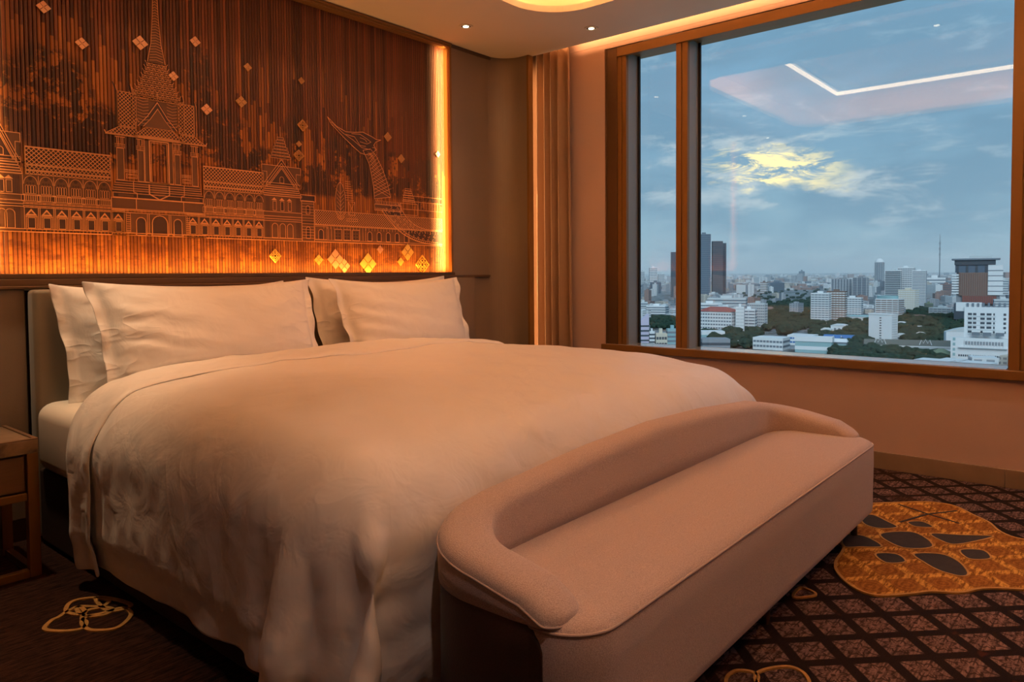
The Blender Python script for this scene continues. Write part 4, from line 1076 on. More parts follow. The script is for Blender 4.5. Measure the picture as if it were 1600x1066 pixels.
def pillow(cx, cyy, z0, w, h, T, lean, yaw, seed, label, flange=.045, roll=0):
    """filled pillow with flat flanges at its two ends; base at z0, leaning back"""
    nu, nv = 73, 49
    U = np.linspace(-1, 1, nu); V = np.linspace(-1, 1, nv); u, v = np.meshgrid(U, V, indexing='ij')
    a, b = w/2, h/2; fl = flange/a
    ub = np.clip(np.abs(u)/(1-fl), 0, 1)
    prof = np.clip((1-ub**2.6)*(1-np.abs(v)**2.8), 0, 1)**.52
    x = a*u*(1-.035*(1-v*v)*np.abs(u)**3); z = b*v*(1-.05*(1-u*u)*np.abs(v)**3)
    z = z - .024*(1-u**2)*(v > 0)*v; x = x*(1+.030*v)
    sL = v+.60*(u+1)+.16*bump_noise(u*.7, v*.5, seed+5); sR = v+.60*(1-u)+.16*bump_noise(u*.7+2, v*.5, seed+6)
    fold = np.exp(-(1+u)*1.9)*np.sin(sL*13+seed)*np.clip((1+u)/.12, 0, 1) + .55*np.exp(-(1-u)*2.4)*np.sin(sR*12+seed*2)*np.clip((1-u)/.12, 0, 1)
    fold = np.sign(fold)*np.abs(fold)**1.3
    wr = np.exp(-(1-ub)*5.0)*(ub < 1)
    W = .007*wr*bump_noise(v*2.6+u*1.1*np.sign(u), u*.35+seed, seed+1) + .004*bump_noise(u*1.2+seed, v*.8, seed) + .0125*fold
    sag = .80+.30*(1-v)/2
    th = T/2*prof*sag
    rr = np.random.RandomState(seed)
    wavy = np.clip((np.abs(u)-(1-fl))/fl, 0, 1)*.010*np.sin(v*5+seed)+np.clip((np.abs(u)-(1-fl))/fl, 0, 1)*.006*np.sin(v*11+seed*3)
    f = th+W*prof+.0018+wavy; g = -th*.8-.0018+wavy
    F = np.stack([x, -f, z+b], -1); G = np.stack([x, -g, z+b], -1)
    n = nu*nv; idx = np.arange(n).reshape(nu, nv)
    q1 = np.stack([idx[:-1, :-1], idx[1:, :-1], idx[1:, 1:], idx[:-1, 1:]], -1).reshape(-1, 4)
    q2 = q1[:, ::-1]+n
    bd = list(idx[:, 0])+list(idx[-1, 1:])+list(idx[-2::-1, -1])+list(idx[0, -2:0:-1])
    rim = [(bd[(i+1) % len(bd)], bd[i], bd[i]+n, bd[(i+1) % len(bd)]+n) for i in range(len(bd))]
    me = mesh_of(np.concatenate([F.reshape(-1, 3), G.reshape(-1, 3)]).tolist(), q1.tolist()+q2.tolist()+[tuple(int(k) for k in t_) for t_ in rim], M['pillow_cotton'], True)
    fix_normals(me)
    o = link('pillow', me); o.location = (cx, cyy, z0); o.rotation_mode = 'XYZ'
    o.rotation_euler = (R(-lean), R(roll), R(yaw))
    m_ = o.modifiers.new('sub', 'SUBSURF'); m_.levels = 1; m_.render_levels = 1
    # seam between filling and flange
    for s_, k in ((-1, int((fl/2)*nu)), (1, nu-1-int((fl/2)*nu))):
        MB().tube([tuple(F[k, j]) for j in range(1, nv-1)], .0014, 5).build('flange_seam', M['sheet_cotton'], o, smooth=True)
    return tag(o, label, 'pillow', 'bed pillows')
pillow(1.545, 3.12, .562, 1.03, .475, .21, 13, 2, 3, 'large white pillow leaning on the headboard at the bedside table end')
pillow(1.600, 2.93, .632, .99, .430, .22, 20, -1, 7, 'large white pillow in front, nearest the bedside table')
pillow(2.700, 3.13, .590, .99, .465, .19, 12, 1, 11, 'white pillow behind another one at the window end of the headboard')
pillow(2.705, 2.95, .640, .92, .420, .20, 19, 1, 17, 'white pillow in front, nearest the window')

# ================================================================== THE BENCH
bench = empty('upholstered_bench', (2.09, .97, 0)); 
tag(bench, 'long low upholstered bench with a curved back at the foot of the bed', 'bench')
BO = Vector((2.09, .97, 0))
def loc_(o): o.location = -BO; return o
# seat block
SX0, SX1, SY0, SY1, SZ0, SZ1 = 1.074, 3.152, .735, 1.15, .105, .392
rings = [(.012, SZ0), (.002, SZ0+.01), (0, SZ0+.03), (0, .20), (-.002, .30), (-.001, .362), (.004, .374), (.012, .382), (.026, .388), (.05, .392), (.09, .3955), (.14, .398), (.19, .402)]
vs = []; m_ = None
for ins, z in rings:
    P = rrect(SX0+ins, SX1-ins, SY0+ins, SY1-ins, max(.11-ins, .012), 10); m_ = len(P)
    vs += [(p[0], p[1], z) for p in P]
fs = [(i*m_+k, i*m_+(k+1) % m_, (i+1)*m_+(k+1) % m_, (i+1)*m_+k) for i in range(len(rings)-1) for k in range(m_)]
fs += [tuple(range(m_-1, -1, -1)), tuple((len(rings)-1)*m_+k for k in range(m_))]
seat = loc_(MB().add(vs, fs).build('seat', M['bench_fabric'], bench, smooth=True))
P = rrect(SX0+.001, SX1-.001, SY0+.001, SY1-.001, .11, 10)
sp = MB().tube([(p[0], p[1], .372) for p in P], .0034, 6, closed=True).build('seat_piping', M['piping'], seat, smooth=True)
# U-shaped back, swept
def upath(n_side=34, n_arc=12, n_back=40, x0=1.126, x1=3.096, yf=.80, yb=1.168, r=.155):
    P = []
    for i in range(n_side): P.append((x0, yf+(yb-r-yf)*i/n_side))
    for i in range(n_arc): a = math.pi/2*i/n_arc; P.append((x0+r-r*math.cos(a), yb-r+r*math.sin(a)))
    for i in range(n_back): P.append((x0+r+(x1-x0-2*r)*i/n_back, yb))
    for i in range(n_arc): a = math.pi/2*i/n_arc; P.append((x1-r+r*math.sin(a), yb-r+r*math.cos(a)))
    for i in range(n_side+1): P.append((x1, yb-r-(yb-r-yf)*i/n_side))
    return P
UP = upath()
acc = [0]
for a, b_ in zip(UP[:-1], UP[1:]): acc.append(acc[-1]+math.dist(a, b_))
LT = acc[-1]
def interp(x, xs, ys): return float(np.interp(x, xs, ys))
sec = []; outer_line = []; NS = 13
for k, (p, s) in enumerate(zip(UP, acc)):
    a = UP[max(k-1, 0)]; c = UP[min(k+1, len(UP)-1)]; d = Vector((c[0]-a[0], c[1]-a[1])).normalized()
    out = Vector((-d.y, d.x))                                    # away from the seat
    e = min(s, LT-s)
    tip = math.sqrt(max(0, 1-(1-min(1, (e+.0015)/.04))**2))
    crest = interp(e, [0, .08, .2, .33, .50, .9, LT/2], [.404, .447, .470, .494, .524, .554, .567])
    h = interp(e, [0, .10, .30, .45, .6], [.058, .066, .066, .056, .050])*max(.12, tip)
    zb_o, zb_i = .380, .350
    zt_ = .385+(crest-.385)*max(.2, .55+.45*tip)
    hh = min(.038, (zt_-.385)*.85+.01); zc = zt_-hh
    pts = [(h*.98, zb_o), (h*1.0, (zb_o+zc)/2)]
    for j in range(NS):
        t_ = math.pi*j/(NS-1); cs, sn = math.cos(t_), math.sin(t_)
        pts.append((h*math.copysign(abs(cs)**.75, cs), zc+hh*sn**.85))
    pts += [(-h*.96, (zb_i+zc)/2), (-h*.90, zb_i)]
    base = Vector(p)
    sec.append([(base.x+out.x*o_, base.y+out.y*o_, z) for o_, z in pts])
    q = base+out*(h*1.002); outer_line.append((q.x, q.y, zc+.004))
vs = [v for s in sec for v in s]; mm = len(sec[0])
fs = [(i*mm+k, i*mm+k+1, (i+1)*mm+k+1, (i+1)*mm+k) for i in range(len(sec)-1) for k in range(mm-1)]
fs += [((i+1)*mm, i*mm, i*mm+mm-1, (i+1)*mm+mm-1) for i in range(len(sec)-1)]
fs += [tuple(range(mm)), tuple((len(sec)-1)*mm+k for k in range(mm-1, -1, -1))]
back = loc_(MB().add(vs, fs).build('backrest', M['bench_fabric'], bench, smooth=True))
MB().tube(outer_line, .0028, 6).build('backrest_piping', M['piping'], back, smooth=True)
# leather shell that wraps the lower sides and rear
vs = []; idx = []; 
pts_s = []
for k, (p, s) in enumerate(zip(UP, acc)):
    a = UP[max(k-1, 0)]; c = UP[min(k+1, len(UP)-1)]; d = Vector((c[0]-a[0], c[1]-a[1])).normalized(); out = Vector((-d.y, d.x)); e = min(s, LT-s)
    if e < .030: continue
    h = interp(e, [0, .10, .30, .45, .6], [.058, .066, .066, .056, .050])
    rr_ = .06; dd = max(0, 1-(e-.030)/rr_); top = .379-rr_*(1-math.sqrt(max(0, 1-dd*dd)))
    b0 = Vector(p)+out*(h-.004); b1 = Vector(p)+out*(h-.030)
    pts_s.append([(b0.x, b0.y, .10), (b0.x, b0.y, top-.008), (b0.x-out.x*.004, b0.y-out.y*.004, top), (b1.x, b1.y, top), (b1.x, b1.y, .10)])
vs = [v for s in pts_s for v in s]; mm = 5
fs = [(i*mm+k, i*mm+(k+1) % mm, (i+1)*mm+(k+1) % mm, (i+1)*mm+k) for i in range(len(pts_s)-1) for k in range(mm)]
fs += [tuple(range(mm)), tuple((len(pts_s)-1)*mm+k for k in range(mm-1, -1, -1))]
shell = loc_(MB().add(vs, fs).build('leather_shell', M['shell_leather'], bench, smooth=True))
shell['label'] = 'dark brown leather shell of the bench'
sh = shell.modifiers.new('bevel', 'BEVEL'); sh.width = .003; sh.segments = 2; sh.limit_method = 'ANGLE'
lp = None
for x in (1.13, 2.13, 3.062):
    for y in (.805, 1.10):
        if lp is None:
            mb = MB(); c = [(.013*math.cos(2*math.pi*i/20), .013*math.sin(2*math.pi*i/20)) for i in range(20)]; mb.prism(c, 0, .108)
            lp = mb.build('leg', M['leg_metal'], bench, bevel=.001); o = lp
        else:
            o = lp.copy(); COL.objects.link(o); o.parent = bench
        o.location = Vector((x, y, 0))-BO

# ================================================================== BEDSIDE TABLE
ns = empty('bedside_table', (.62, 3.09, 0)); NO = Vector((.62, 3.09, 0))
tag(ns, 'bronze-framed bedside table with a stone top left of the bed', 'bedside table')
def npart(name, mb, mat, bevel=.002, par=None):
    o = mb.build(name, mat, par or ns, bevel=bevel)
    if par is None: o.location = -NO
    return o
X0, X1, Y0, Y1 = .36, .878, 2.915, 3.262
tp = npart('table_top', MB().box(X0, X1, Y0, Y1, .436, .484), M['travertine'])
npart('top_rim', MB().box(X0, X1, Y0, Y0+.014, .484, .4885).box(X1-.014, X1, Y0+.014, Y1, .484, .4885).box(X0, X0+.014, Y0+.014, Y1, .484, .4885), M['dark_oak'], .001, tp)
npart('carcass', MB().box(X0+.02, X1-.035, Y0+.022, Y1-.01, .30, .434), M['dark_oak'])
dr = npart('drawer', MB().box(X0+.035, X1-.042, Y0+.012, Y0+.0215, .306, .428), M['dark_oak'])
npart('drawer_pull', MB().box(.57, .66, Y0+.002, Y0+.0118, .415, .422), M['bronze'], .001, dr)
npart('front_rail', MB().box(X0+.032, X1-.036, Y0+.006, Y0+.03, .272, .299), M['bronze'])
for x in (X0, X1-.035):
    for y in (Y0+.002, Y1-.04): npart('leg', MB().box(x, x+.035, y, y+.035, .0, .4355), M['bronze'])
npart('floor_rail', MB().box(X0+.036, X1-.036, Y0+.004, Y0+.034, .0, .026), M['bronze'])
npart('floor_rail', MB().box(X0+.036, X1-.036, Y1-.038, Y1-.008, 0, .026), M['bronze'])
npart('side_rail', MB().box(X1-.030, X1-.006, Y0+.038, Y1-.042, .0, .026), M['bronze_dark'])
npart('side_rail', MB().box(X0+.006, X0+.030, Y0+.038, Y1-.042, .0, .026), M['bronze_dark'])
sheet_ = None

# ================================================================== CURTAIN
n = 150; zs = np.linspace(.012, 2.700, 12); P = []
for i in range(n+1):
    t_ = i/n; y = 3.325-.385*t_
    ph = t_*2*math.pi*6.5
    row = []
    for z in zs:
        f = (2.70-z)/2.56; amp = .040+.012*f
        x = 4.095+amp*math.sin(ph+.35*f*math.sin(t_*9))+.012*math.sin(ph*.5+1)
        row.append((min(x, 4.195), y-.020*f*t_+.010*math.cos(ph)*(1), z))
    P.append(row)
cu = link('curtain', grid_mesh(np.array(P), M['curtain_fabric'], True, True))
tag(cu, 'tall tan curtain gathered in pleats between the corner column and the window', 'curtain')
s_ = cu.modifiers.new('thick', 'SOLIDIFY'); s_.thickness = .003
# ================================================================== THE CITY BELOW
G = -76.0
sun = bpy.data.lights.new('city_fill_sun', 'SUN'); sun.energy = 2.3; sun.angle = R(50); sun.color = (.86, .95, 1)  # added soft fill lamp, brightens the city from behind the room
so = bpy.data.objects.new('city_fill_sun', sun); COL.objects.link(so)
so.rotation_euler = Vector((-.75, -.35, .62)).to_track_quat('Z', 'Y').to_euler()
def cmat(name, col, rough=.8, amt=.08, scale=.08, **k): return M_(name, col, rough, amt=amt, scale=scale, bscale=1, bst=0, **k)
cmat('c_white', (.66, .70, .72)); cmat('c_pale', (.50, .55, .57)); cmat('c_cream', (.58, .55, .46)); cmat('c_grey', (.24, .27, .30)); cmat('c_dark', (.055, .075, .095))
cmat('c_glass', (.045, .07, .095), .35); cmat('c_mid', (.15, .19, .23)); cmat('c_brown', (.20, .145, .125)); cmat('c_red', (.32, .09, .08)); cmat('c_rust', (.17, .095, .085)); cmat('c_slate', (.10, .10, .115)); cmat('c_green', (.14, .20, .14))
cmat('c_blue', (.05, .17, .42)); cmat('c_teal', (.25, .42, .45)); cmat('c_roofg', (.11, .13, .12)); cmat('c_lilac', (.50, .47, .60)); cmat('c_bluegrey', (.09, .13, .18))
def groundm(t, b):
    p = t.pos(); n = t.noise(p, .012, 6, .7); n2 = t.noise(p, .06, 4, .6)
    c = t.mix(t.sstep(.40, .60, n), (.035, .05, .045), (.17, .20, .22)); c = t.mix(t.sstep(.45, .65, n2), c, (.30, .33, .35))
    t.put(b.inputs['Base Color'], c)
material('city_ground', (.1, .1, .1), .95, build=groundm)
gme = mesh_of([(200, -26000, G), (40000, -26000, G), (40000, 36000, G), (200, 36000, G)], [(0, 1, 2, 3)], M['city_ground'])
structure(link('ground', gme))

HERO = []
def clear(x, y, r, L=None): return all((x-a)**2+(y-b_)**2 > (c+r)**2 for a, b_, c in (HERO if L is None else L))
def PT(px, py, dep): return CAM+ray(px, py)*dep
def base_depth(px, yb):
    d = ray(px, yb); return (G-CAM.z)/d.z
def building(name, label, x0, x1, yt, yb, rot=12, k=.8, dep=None):
    """root on the ground where the photograph shows it; returns root, width, depth, height"""
    xm = (x0+x1)/2
    if dep is None: dep = base_depth(xm, yb)
    a, b_ = PT(x0, yb, dep), PT(x1, yb, dep); W = (b_-a).length
    h = PT(xm, yt, dep).z-G
    th = R(abs(rot)); w = W/(math.cos(th)+k*math.sin(th)); dpt = k*w
    d2 = Vector(((a+b_)/2).xy)-Vector(CAM.xy); yawb = math.atan2(d2.y, d2.x)-math.pi/2    # local +y points away from us
    c = (a+b_)/2; o = empty(name, (c.x, c.y, G), yawb+R(rot))
    back = Vector((d2.x, d2.y)).normalized()*(dpt*.5); o.location.x += back.x; o.location.y += back.y
    HERO.append((o.location.x, o.location.y, max(w, dpt)*.5))
    tag(o, label, 'building'); return o, w, dpt, h
_cache = {}
def put(name, mat, root, x0, x1, y0, y1, z0, z1):
    """a box part; equal boxes share one mesh"""
    key = (round(x1-x0, 3), round(y1-y0, 3), round(z1-z0, 3), mat)
    me = _cache.get(key)
    if me is None:
        mb = MB().box(-(x1-x0)/2, (x1-x0)/2, -(y1-y0)/2, (y1-y0)/2, 0, z1-z0); me = mesh_of(mb.v, mb.f, M[mat]); _cache[key] = me
    return link(name, me, root, ((x0+x1)/2, (y0+y1)/2, z0))
def banded(label, x0, x1, yt, yb, floors, wall='c_white', band='c_glass', rot=12, k=.8, dep=None, piers=0, spiers=0, bf=.45, roof=None, plant=True, name='office_building', pmat=None, inset=0):
    root, w, d, h = building(name, label, x0, x1, yt, yb, rot, k, dep)
    hw, hd = w/2, d/2
    put('wall', wall, root, -hw, hw, -hd, hd, 0, h)
    fh = h/(floors+.6)
    for i in range(floors):
        z = (i+.35)*fh+.2*fh
        put('window_band', band, root, -hw*(1-inset)-.12*(inset == 0), hw*(1-inset)+.12*(inset == 0), -hd-.12, hd+.12, z, z+fh*bf)
    q = max(.5, w*.018)
    for i in range(piers):
        x = -hw+(i+.0)*w/(max(1, piers-1)); put('pier', pmat or wall, root, x-q/2, x+q/2, -hd-.4, -hd, 0, h)
    sx = 1 if rot > 0 else -1
    # the visible flank: rot > 0 shows the left flank
    for i in range(spiers):
        y = -hd+i*d/(max(1, spiers-1)); put('pier', pmat or wall, root, (-sx*hw)-.4 if sx > 0 else hw, (-sx*hw) if sx > 0 else hw+.4, y-q/2, y+q/2, 0, h)
    if roof: put('roof', roof, root, -hw-.6, hw+.6, -hd-.6, hd+.6, h, h+fh*.6)
    elif plant: put('plant_room', wall, root, -hw*.35, hw*.25, -hd*.4, hd*.4, h, h+fh*.8)
    return root, w, d, h
def extra(root, name, mat, w, d, h, fx0, fx1, fy0, fy1, z0, z1):
    return put(name, mat, root, fx0*w/2, fx1*w/2, fy0*d/2, fy1*d/2, z0, z1)
def hip(root, name, mat, w, d, z, rise, ridge=.5, over=.6):
    a, b_ = w/2+over, d/2+over; r_ = a*ridge
    v = [(-a, -b_, z), (a, -b_, z), (a, b_, z), (-a, b_, z), (-r_, 0, z+rise), (r_, 0, z+rise)]
    me = mesh_of(v, [(0, 1, 5, 4), (1, 2, 5), (2, 3, 4, 5), (3, 0, 4), (3, 2, 1, 0)], M[mat]); return link(name, me, root)

# left pane
banded('white high-rise far off in the narrow left pane, with a stepped crown', 1014, 1027, 418, 452, 12, 'c_white', 'c_mid', 8, dep=3600, piers=3)
banded('white high-rise right of the stepped one in the left pane', 1028, 1038, 428, 452, 9, 'c_pale', 'c_mid', 8, dep=3500, piers=3)
banded('slim pale tower at the far left of the left pane', 1000, 1007, 424, 452, 10, 'c_pale', 'c_mid', 8, dep=3700)
banded('low blue-grey block in front of the far white towers', 1016, 1033, 441, 459, 5, 'c_bluegrey', 'c_glass', 8)
banded('dark slab tower half hidden behind the window mullion', 1048, 1066, 394, 452, 22, 'c_dark', 'c_glass', 6, dep=2300, bf=.7, plant=False)
banded('layered white building with long balconies in the left pane', 1010, 1045, 478, 498, 5, 'c_white', 'c_mid', -14, piers=0, bf=.5)
banded('white building behind the lilac one at the left window edge', 998, 1012, 472, 497, 6, 'c_pale', 'c_mid', 8)
r_, w, d, h = banded('lilac and white striped building with a swept roof at the left window edge', 996, 1014, 503, 545, 5, 'c_lilac', 'c_dark', 14, bf=.35, plant=False)
me = mesh_of([(-w/2, -d/2, h), (w/2, -d/2, h), (w/2, -d/2, h+8), (w/2, d/2, h+8), (w/2, d/2, h), (-w/2, d/2, h)], [(0, 1, 2), (5, 3, 4), (0, 2, 3, 5), (1, 4, 3, 2), (0, 5, 4, 1)], M['c_lilac']); link('swept_roof', me, r_)
banded('white rounded building with dark bands beside the lilac one', 1014, 1023, 518, 545, 4, 'c_white', 'c_dark', 8, name='office_building')
banded('cream house with small windows in the left pane', 1023, 1042, 521, 545, 2, 'c_cream', 'c_dark', 10, piers=5, name='house')
banded('pale teal building at the right of the left pane', 1041, 1060, 514, 545, 4, 'c_teal', 'c_mid', 10)
# right pane, from the left
banded('tallest dark grey glass tower with a pale crown, left in the big pane', 1090, 1110, 366, 464, 30, 'c_mid', 'c_bluegrey', 10, k=.6, dep=2150, bf=.75, plant=True)
banded('dark brown-grey glass tower right of the tallest one', 1112, 1129, 377, 464, 28, 'c_slate', 'c_dark', 10, k=.6, dep=2150, bf=.8, plant=False)
banded('slim dark tower with a white edge, rightmost of the dark trio', 1128, 1134.5, 380, 462, 26, 'c_dark', 'c_glass', -10, k=.9, dep=2200, bf=.7, plant=False)
banded('tiered pale building behind the red-roofed one', 1106, 1167, 466, 487, 4, 'c_pale', 'c_mid', -6, k=.5, bf=.5)
banded('pale hospital wing with round top tier behind the red-roofed block', 1090, 1128, 474, 494, 4, 'c_white', 'c_mid', 6, k=.6)
r_, w, d, h = banded('white seven-storey block with a dark red roof', 1090, 1155, 487, 522, 6, 'c_white', 'c_mid', -20, k=.7, piers=14, spiers=8, plant=False)
hip(r_, 'roof', 'c_red', w, d, h, 5.5, .45, 1.2)
banded('white stair tower block right of the red-roofed one', 1150, 1163, 479, 523, 8, 'c_white', 'c_pale', -8, k=.7, piers=3)
banded('white slab with window rows behind the stair tower', 1160, 1182, 483, 519, 7, 'c_white', 'c_mid', -12, piers=3)
banded('pale grid-fronted office block beside the park', 1172, 1198, 474, 516, 9, 'c_pale', 'c_mid', -22, k=.5, piers=9, spiers=3)
banded('wide windowless pale hall beyond the red-roofed block', 1151, 1178, 445, 459, 1, 'c_pale', 'c_pale', -5, k=.4, bf=.1, plant=False, name='warehouse')
banded('brown and white block beyond the park edge', 1188, 1200, 441, 459, 6, 'c_brown', 'c_white', -20)
banded('long blue-grey block beyond the park', 1204, 1225, 442, 456, 5, 'c_bluegrey', 'c_glass', -8, piers=4)
banded('small dark far tower on the skyline above the park', 1248.5, 1257, 424, 436, 5, 'c_bluegrey', 'c_dark', 5, dep=6000)
banded('low pale building with a hip roof at the bottom of the big pane', 1178, 1233, 528, 547, 2, 'c_white', 'c_mid', -18, piers=10, plant=False, name='house')
banded('white office with blue glass right of the hip-roofed building', 1232, 1277, 524, 540, 2, 'c_white', 'c_blue', -15, piers=6, plant=False)
banded('long white-roofed hall with ribbon windows at the sill', 1244, 1300, 534, 554, 1, 'c_teal', 'c_white', -8, k=.4, plant=False, roof='c_white', name='warehouse')
banded('white low building at the lower left corner of the big pane', 1092, 1132, 518, 532, 1, 'c_white', 'c_teal', 10, plant=False, name='house')
banded('small white annex with a flat roof near the sill', 1135, 1167, 534, 543, 1, 'c_white', 'c_mid', 8, plant=False, name='house')
banded('grey shed right above the sill, left in the big pane', 1092, 1140, 530, 545, 1, 'c_grey', 'c_dark', 10, plant=False, name='house')
banded('white condominium with a brown stripe, first right of the park', 1268, 1297, 458, 506, 13, 'c_white', 'c_mid', -16, k=.5, piers=6, spiers=3)
banded('brown-topped condominium in the middle of the white group', 1293, 1322, 455, 504, 13, 'c_brown', 'c_white', -14, k=.5, piers=7)
banded('white condominium, right one of the white group', 1318, 1347, 465, 497, 9, 'c_white', 'c_mid', -14, k=.5, piers=7)
banded('grey slab block with vertical fins, left half', 1300, 1335, 436, 480, 14, 'c_grey', 'c_bluegrey', -8, k=.3, dep=1900, piers=9, pmat='c_white')
banded('grey slab block with vertical fins, right half', 1333, 1356, 434, 482, 14, 'c_grey', 'c_bluegrey', -20, k=.5, dep=1850, piers=4, spiers=4, pmat='c_white')
# round tower with a dome
r_, w, d, h = building('round_tower', 'round grey tower with a white dome on the skyline', 1367, 1381, 410, 440, 0, 1, 3300)
mb = MB(); c = [(w/2*math.cos(2*math.pi*i/24), w/2*math.sin(2*math.pi*i/24)) for i in range(24)]; mb.prism(c, 0, h); mb.build('wall', M['c_mid'], r_)
for i in range(8): a = math.pi+math.pi*(i+.5)/8; put('pier', 'c_pale', r_, w/2*math.cos(a)-.6, w/2*math.cos(a)+.6, w/2*math.sin(a)-.6, w/2*math.sin(a)+.6, 0, h)
mb = MB()
vs = []
for j in range(7):
    a = math.pi/2*j/7; vs += [(w/2*.95*math.cos(a)*math.cos(2*math.pi*i/20), w/2*.95*math.cos(a)*math.sin(2*math.pi*i/20), h+w*.45*math.sin(a)) for i in range(20)]
fs = [(j*20+i, j*20+(i+1) % 20, (j+1)*20+(i+1) % 20, (j+1)*20+i) for j in range(6) for i in range(20)]+[tuple(120+i for i in range(20))]
mb.add(vs, fs).build('dome', M['c_white'], r_, smooth=True)
banded('tall white-edged slab, left wing of the big residential tower', 1384, 1407, 423, 464, 18, 'c_pale', 'c_glass', -6, k=.5, dep=1700, piers=2, bf=.6, pmat='c_white')
banded('patterned middle tower of the big residential trio', 1404, 1428, 418, 464, 18, 'c_white', 'c_mid', -6, k=.5, dep=1720, piers=8, bf=.5)
banded('right wing of the residential trio, with closely spaced floors', 1426, 1446, 423, 484, 24, 'c_white', 'c_mid', -10, k=.5, dep=1500, bf=.5, piers=2)
banded('cream apartment block in front of the residential trio', 1405, 1434, 453, 487, 10, 'c_cream', 'c_white', -22, k=.6, piers=8)
r_, w, d, h = banded('dark brown block with a round white and teal roof', 1370, 1410, 467, 495, 8, 'c_white', 'c_brown', -24, k=.6, piers=5, plant=False)
mb = MB(); c = [(w*.46*math.cos(2*math.pi*i/24)-w*.1, d*.5*math.sin(2*math.pi*i/24)) for i in range(24)]; mb.prism(c, h, h+5); mb.build('round_roof', M['c_teal'], r_)
r_, w, d, h = building('office_building', 'plain white windowless block with one column of slots', 1359, 1400, 492, 536, -26, .55)
put('wall', 'c_white', r_, -w/2, w/2, -d/2, d/2, 0, h)
for i in range(10): put('window', 'c_dark', r_, -w*.02, w*.06, -d/2-.15, -d/2, h*(.06+i*.09), h*(.06+i*.09)+h*.035)
for i in range(11): put('window_band', 'c_pale', r_, w/2, w/2+.15, -d*.42, d*.42, h*(.05+i*.085), h*(.05+i*.085)+h*.03)
put('parapet', 'c_white', r_, -w/2-.4, w/2+.4, -d/2-.4, d/2+.4, h, h+1.2)
banded('wide white far building with a red sign block', 1446, 1475, 434, 450, 4, 'c_white', 'c_mid', 4, k=.5, dep=2700, roof=None)
banded('rust-coloured low block left of the crowned tower', 1470, 1488, 444, 458, 4, 'c_rust', 'c_dark', 4)
banded('dark green small block among the houses', 1445, 1457, 474, 486, 3, 'c_green', 'c_dark', 6)
banded('mid-height white block behind the dark trees', 1454, 1492, 481, 496, 4, 'c_pale', 'c_mid', -30, k=.5, piers=6)
# mast
r_ = empty('radio_mast', tuple(PT(1468, 430, 3000)[:2])+(G,)); hm = PT(1468, 366, 3000).z-G
tag(r_, 'thin lattice radio mast rising above the skyline', 'mast')
MB().tube([(0, 0, 0), (0, 0, hm*.62), (0, 0, hm*.80), (0, 0, hm)], [2.2, 1.8, 1.6, .5], 6).build('mast_shaft', M['c_mid'], r_)
for q in (.62, .72, .82): MB().tube([(0, 0, hm*q), (0, 0, hm*(q+.035))], 3.2, 8).build('antenna_drum', M['c_grey'], r_)
# crowned tower on the right
D0 = 1050
r_, w, d, h = building('crowned_tower', 'tower with a broad dark crown and a ribbed brown front, right in the window', 1493, 1558, 414, 520, 0, .7, D0)
def zpx(py): return PT(1520, py, D0).z-G
def xpx(px): return (px-1525.5)/FPX*D0*.97
def tb(name, mat, a, b_, y0, y1, t0, t1): return put(name, mat, r_, xpx(a), xpx(b_), y0, y1, max(0, zpx(t1)), zpx(t0))
tb('tower_core', 'c_grey', 1497, 1556, -d/2+2, d/2, 425, 560)
tb('roof_slab', 'c_mid', 1490, 1556, -d/2-4, d/2+3, 404, 406.5)
tb('roof_slab', 'c_pale', 1514, 1545, -d/4, d/4, 400, 404)
tb('crown', 'c_dark', 1494, 1550, -d/2-2, d/2, 406.5, 414)
tb('crown_glass', 'c_bluegrey', 1495, 1540, -d/2-.5, d/2, 414, 426)
for i in range(4): tb('crown_pier', 'c_dark', 1497+i*13, 1500+i*13, -d/2-1.2, -d/2-.5, 414, 426)
tb('ribbed_panel', 'c_brown', 1500.5, 1539.5, -d/2-1, -d/2+2, 426, 462)
for i in range(13): tb('panel_rib', 'c_rust', 1502+i*3, 1502.6+i*3, -d/2-1.5, -d/2-1, 427, 461)
for i in range(8): tb('side_band', 'c_white', 1490.5, 1500.4, -d/2-.3, d/2, 428.5+i*4.1, 431+i*4.1)
tb('white_wing', 'c_white', 1540, 1560, -d/2-.8, d/2, 415, 461)
for i in range(5): tb('wing_joint', 'c_mid', 1539.8, 1560.2, -d/2-1.1, d/2+.1, 422.5+i*8, 423.6+i*8)
tb('rust_band', 'c_rust', 1505, 1552, -d/2-1.4, d/2, 462, 475)
for i in range(15): tb('band_rib', 'c_red', 1507+i*3, 1507.8+i*3, -d/2-1.9, -d/2-1.4, 463, 474)
tb('podium_glass', 'c_glass', 1494, 1508, -d/2-.5, d/2, 475, 500)
banded('pale stepped block behind the right edge of the window', 1553, 1580, 468, 520, 10, 'c_pale', 'c_mid', 5, dep=1000, k=.8)
banded('far grey block right of the crowned tower', 1560, 1574, 437, 462, 8, 'c_pale', 'c_mid', 5, dep=1900)
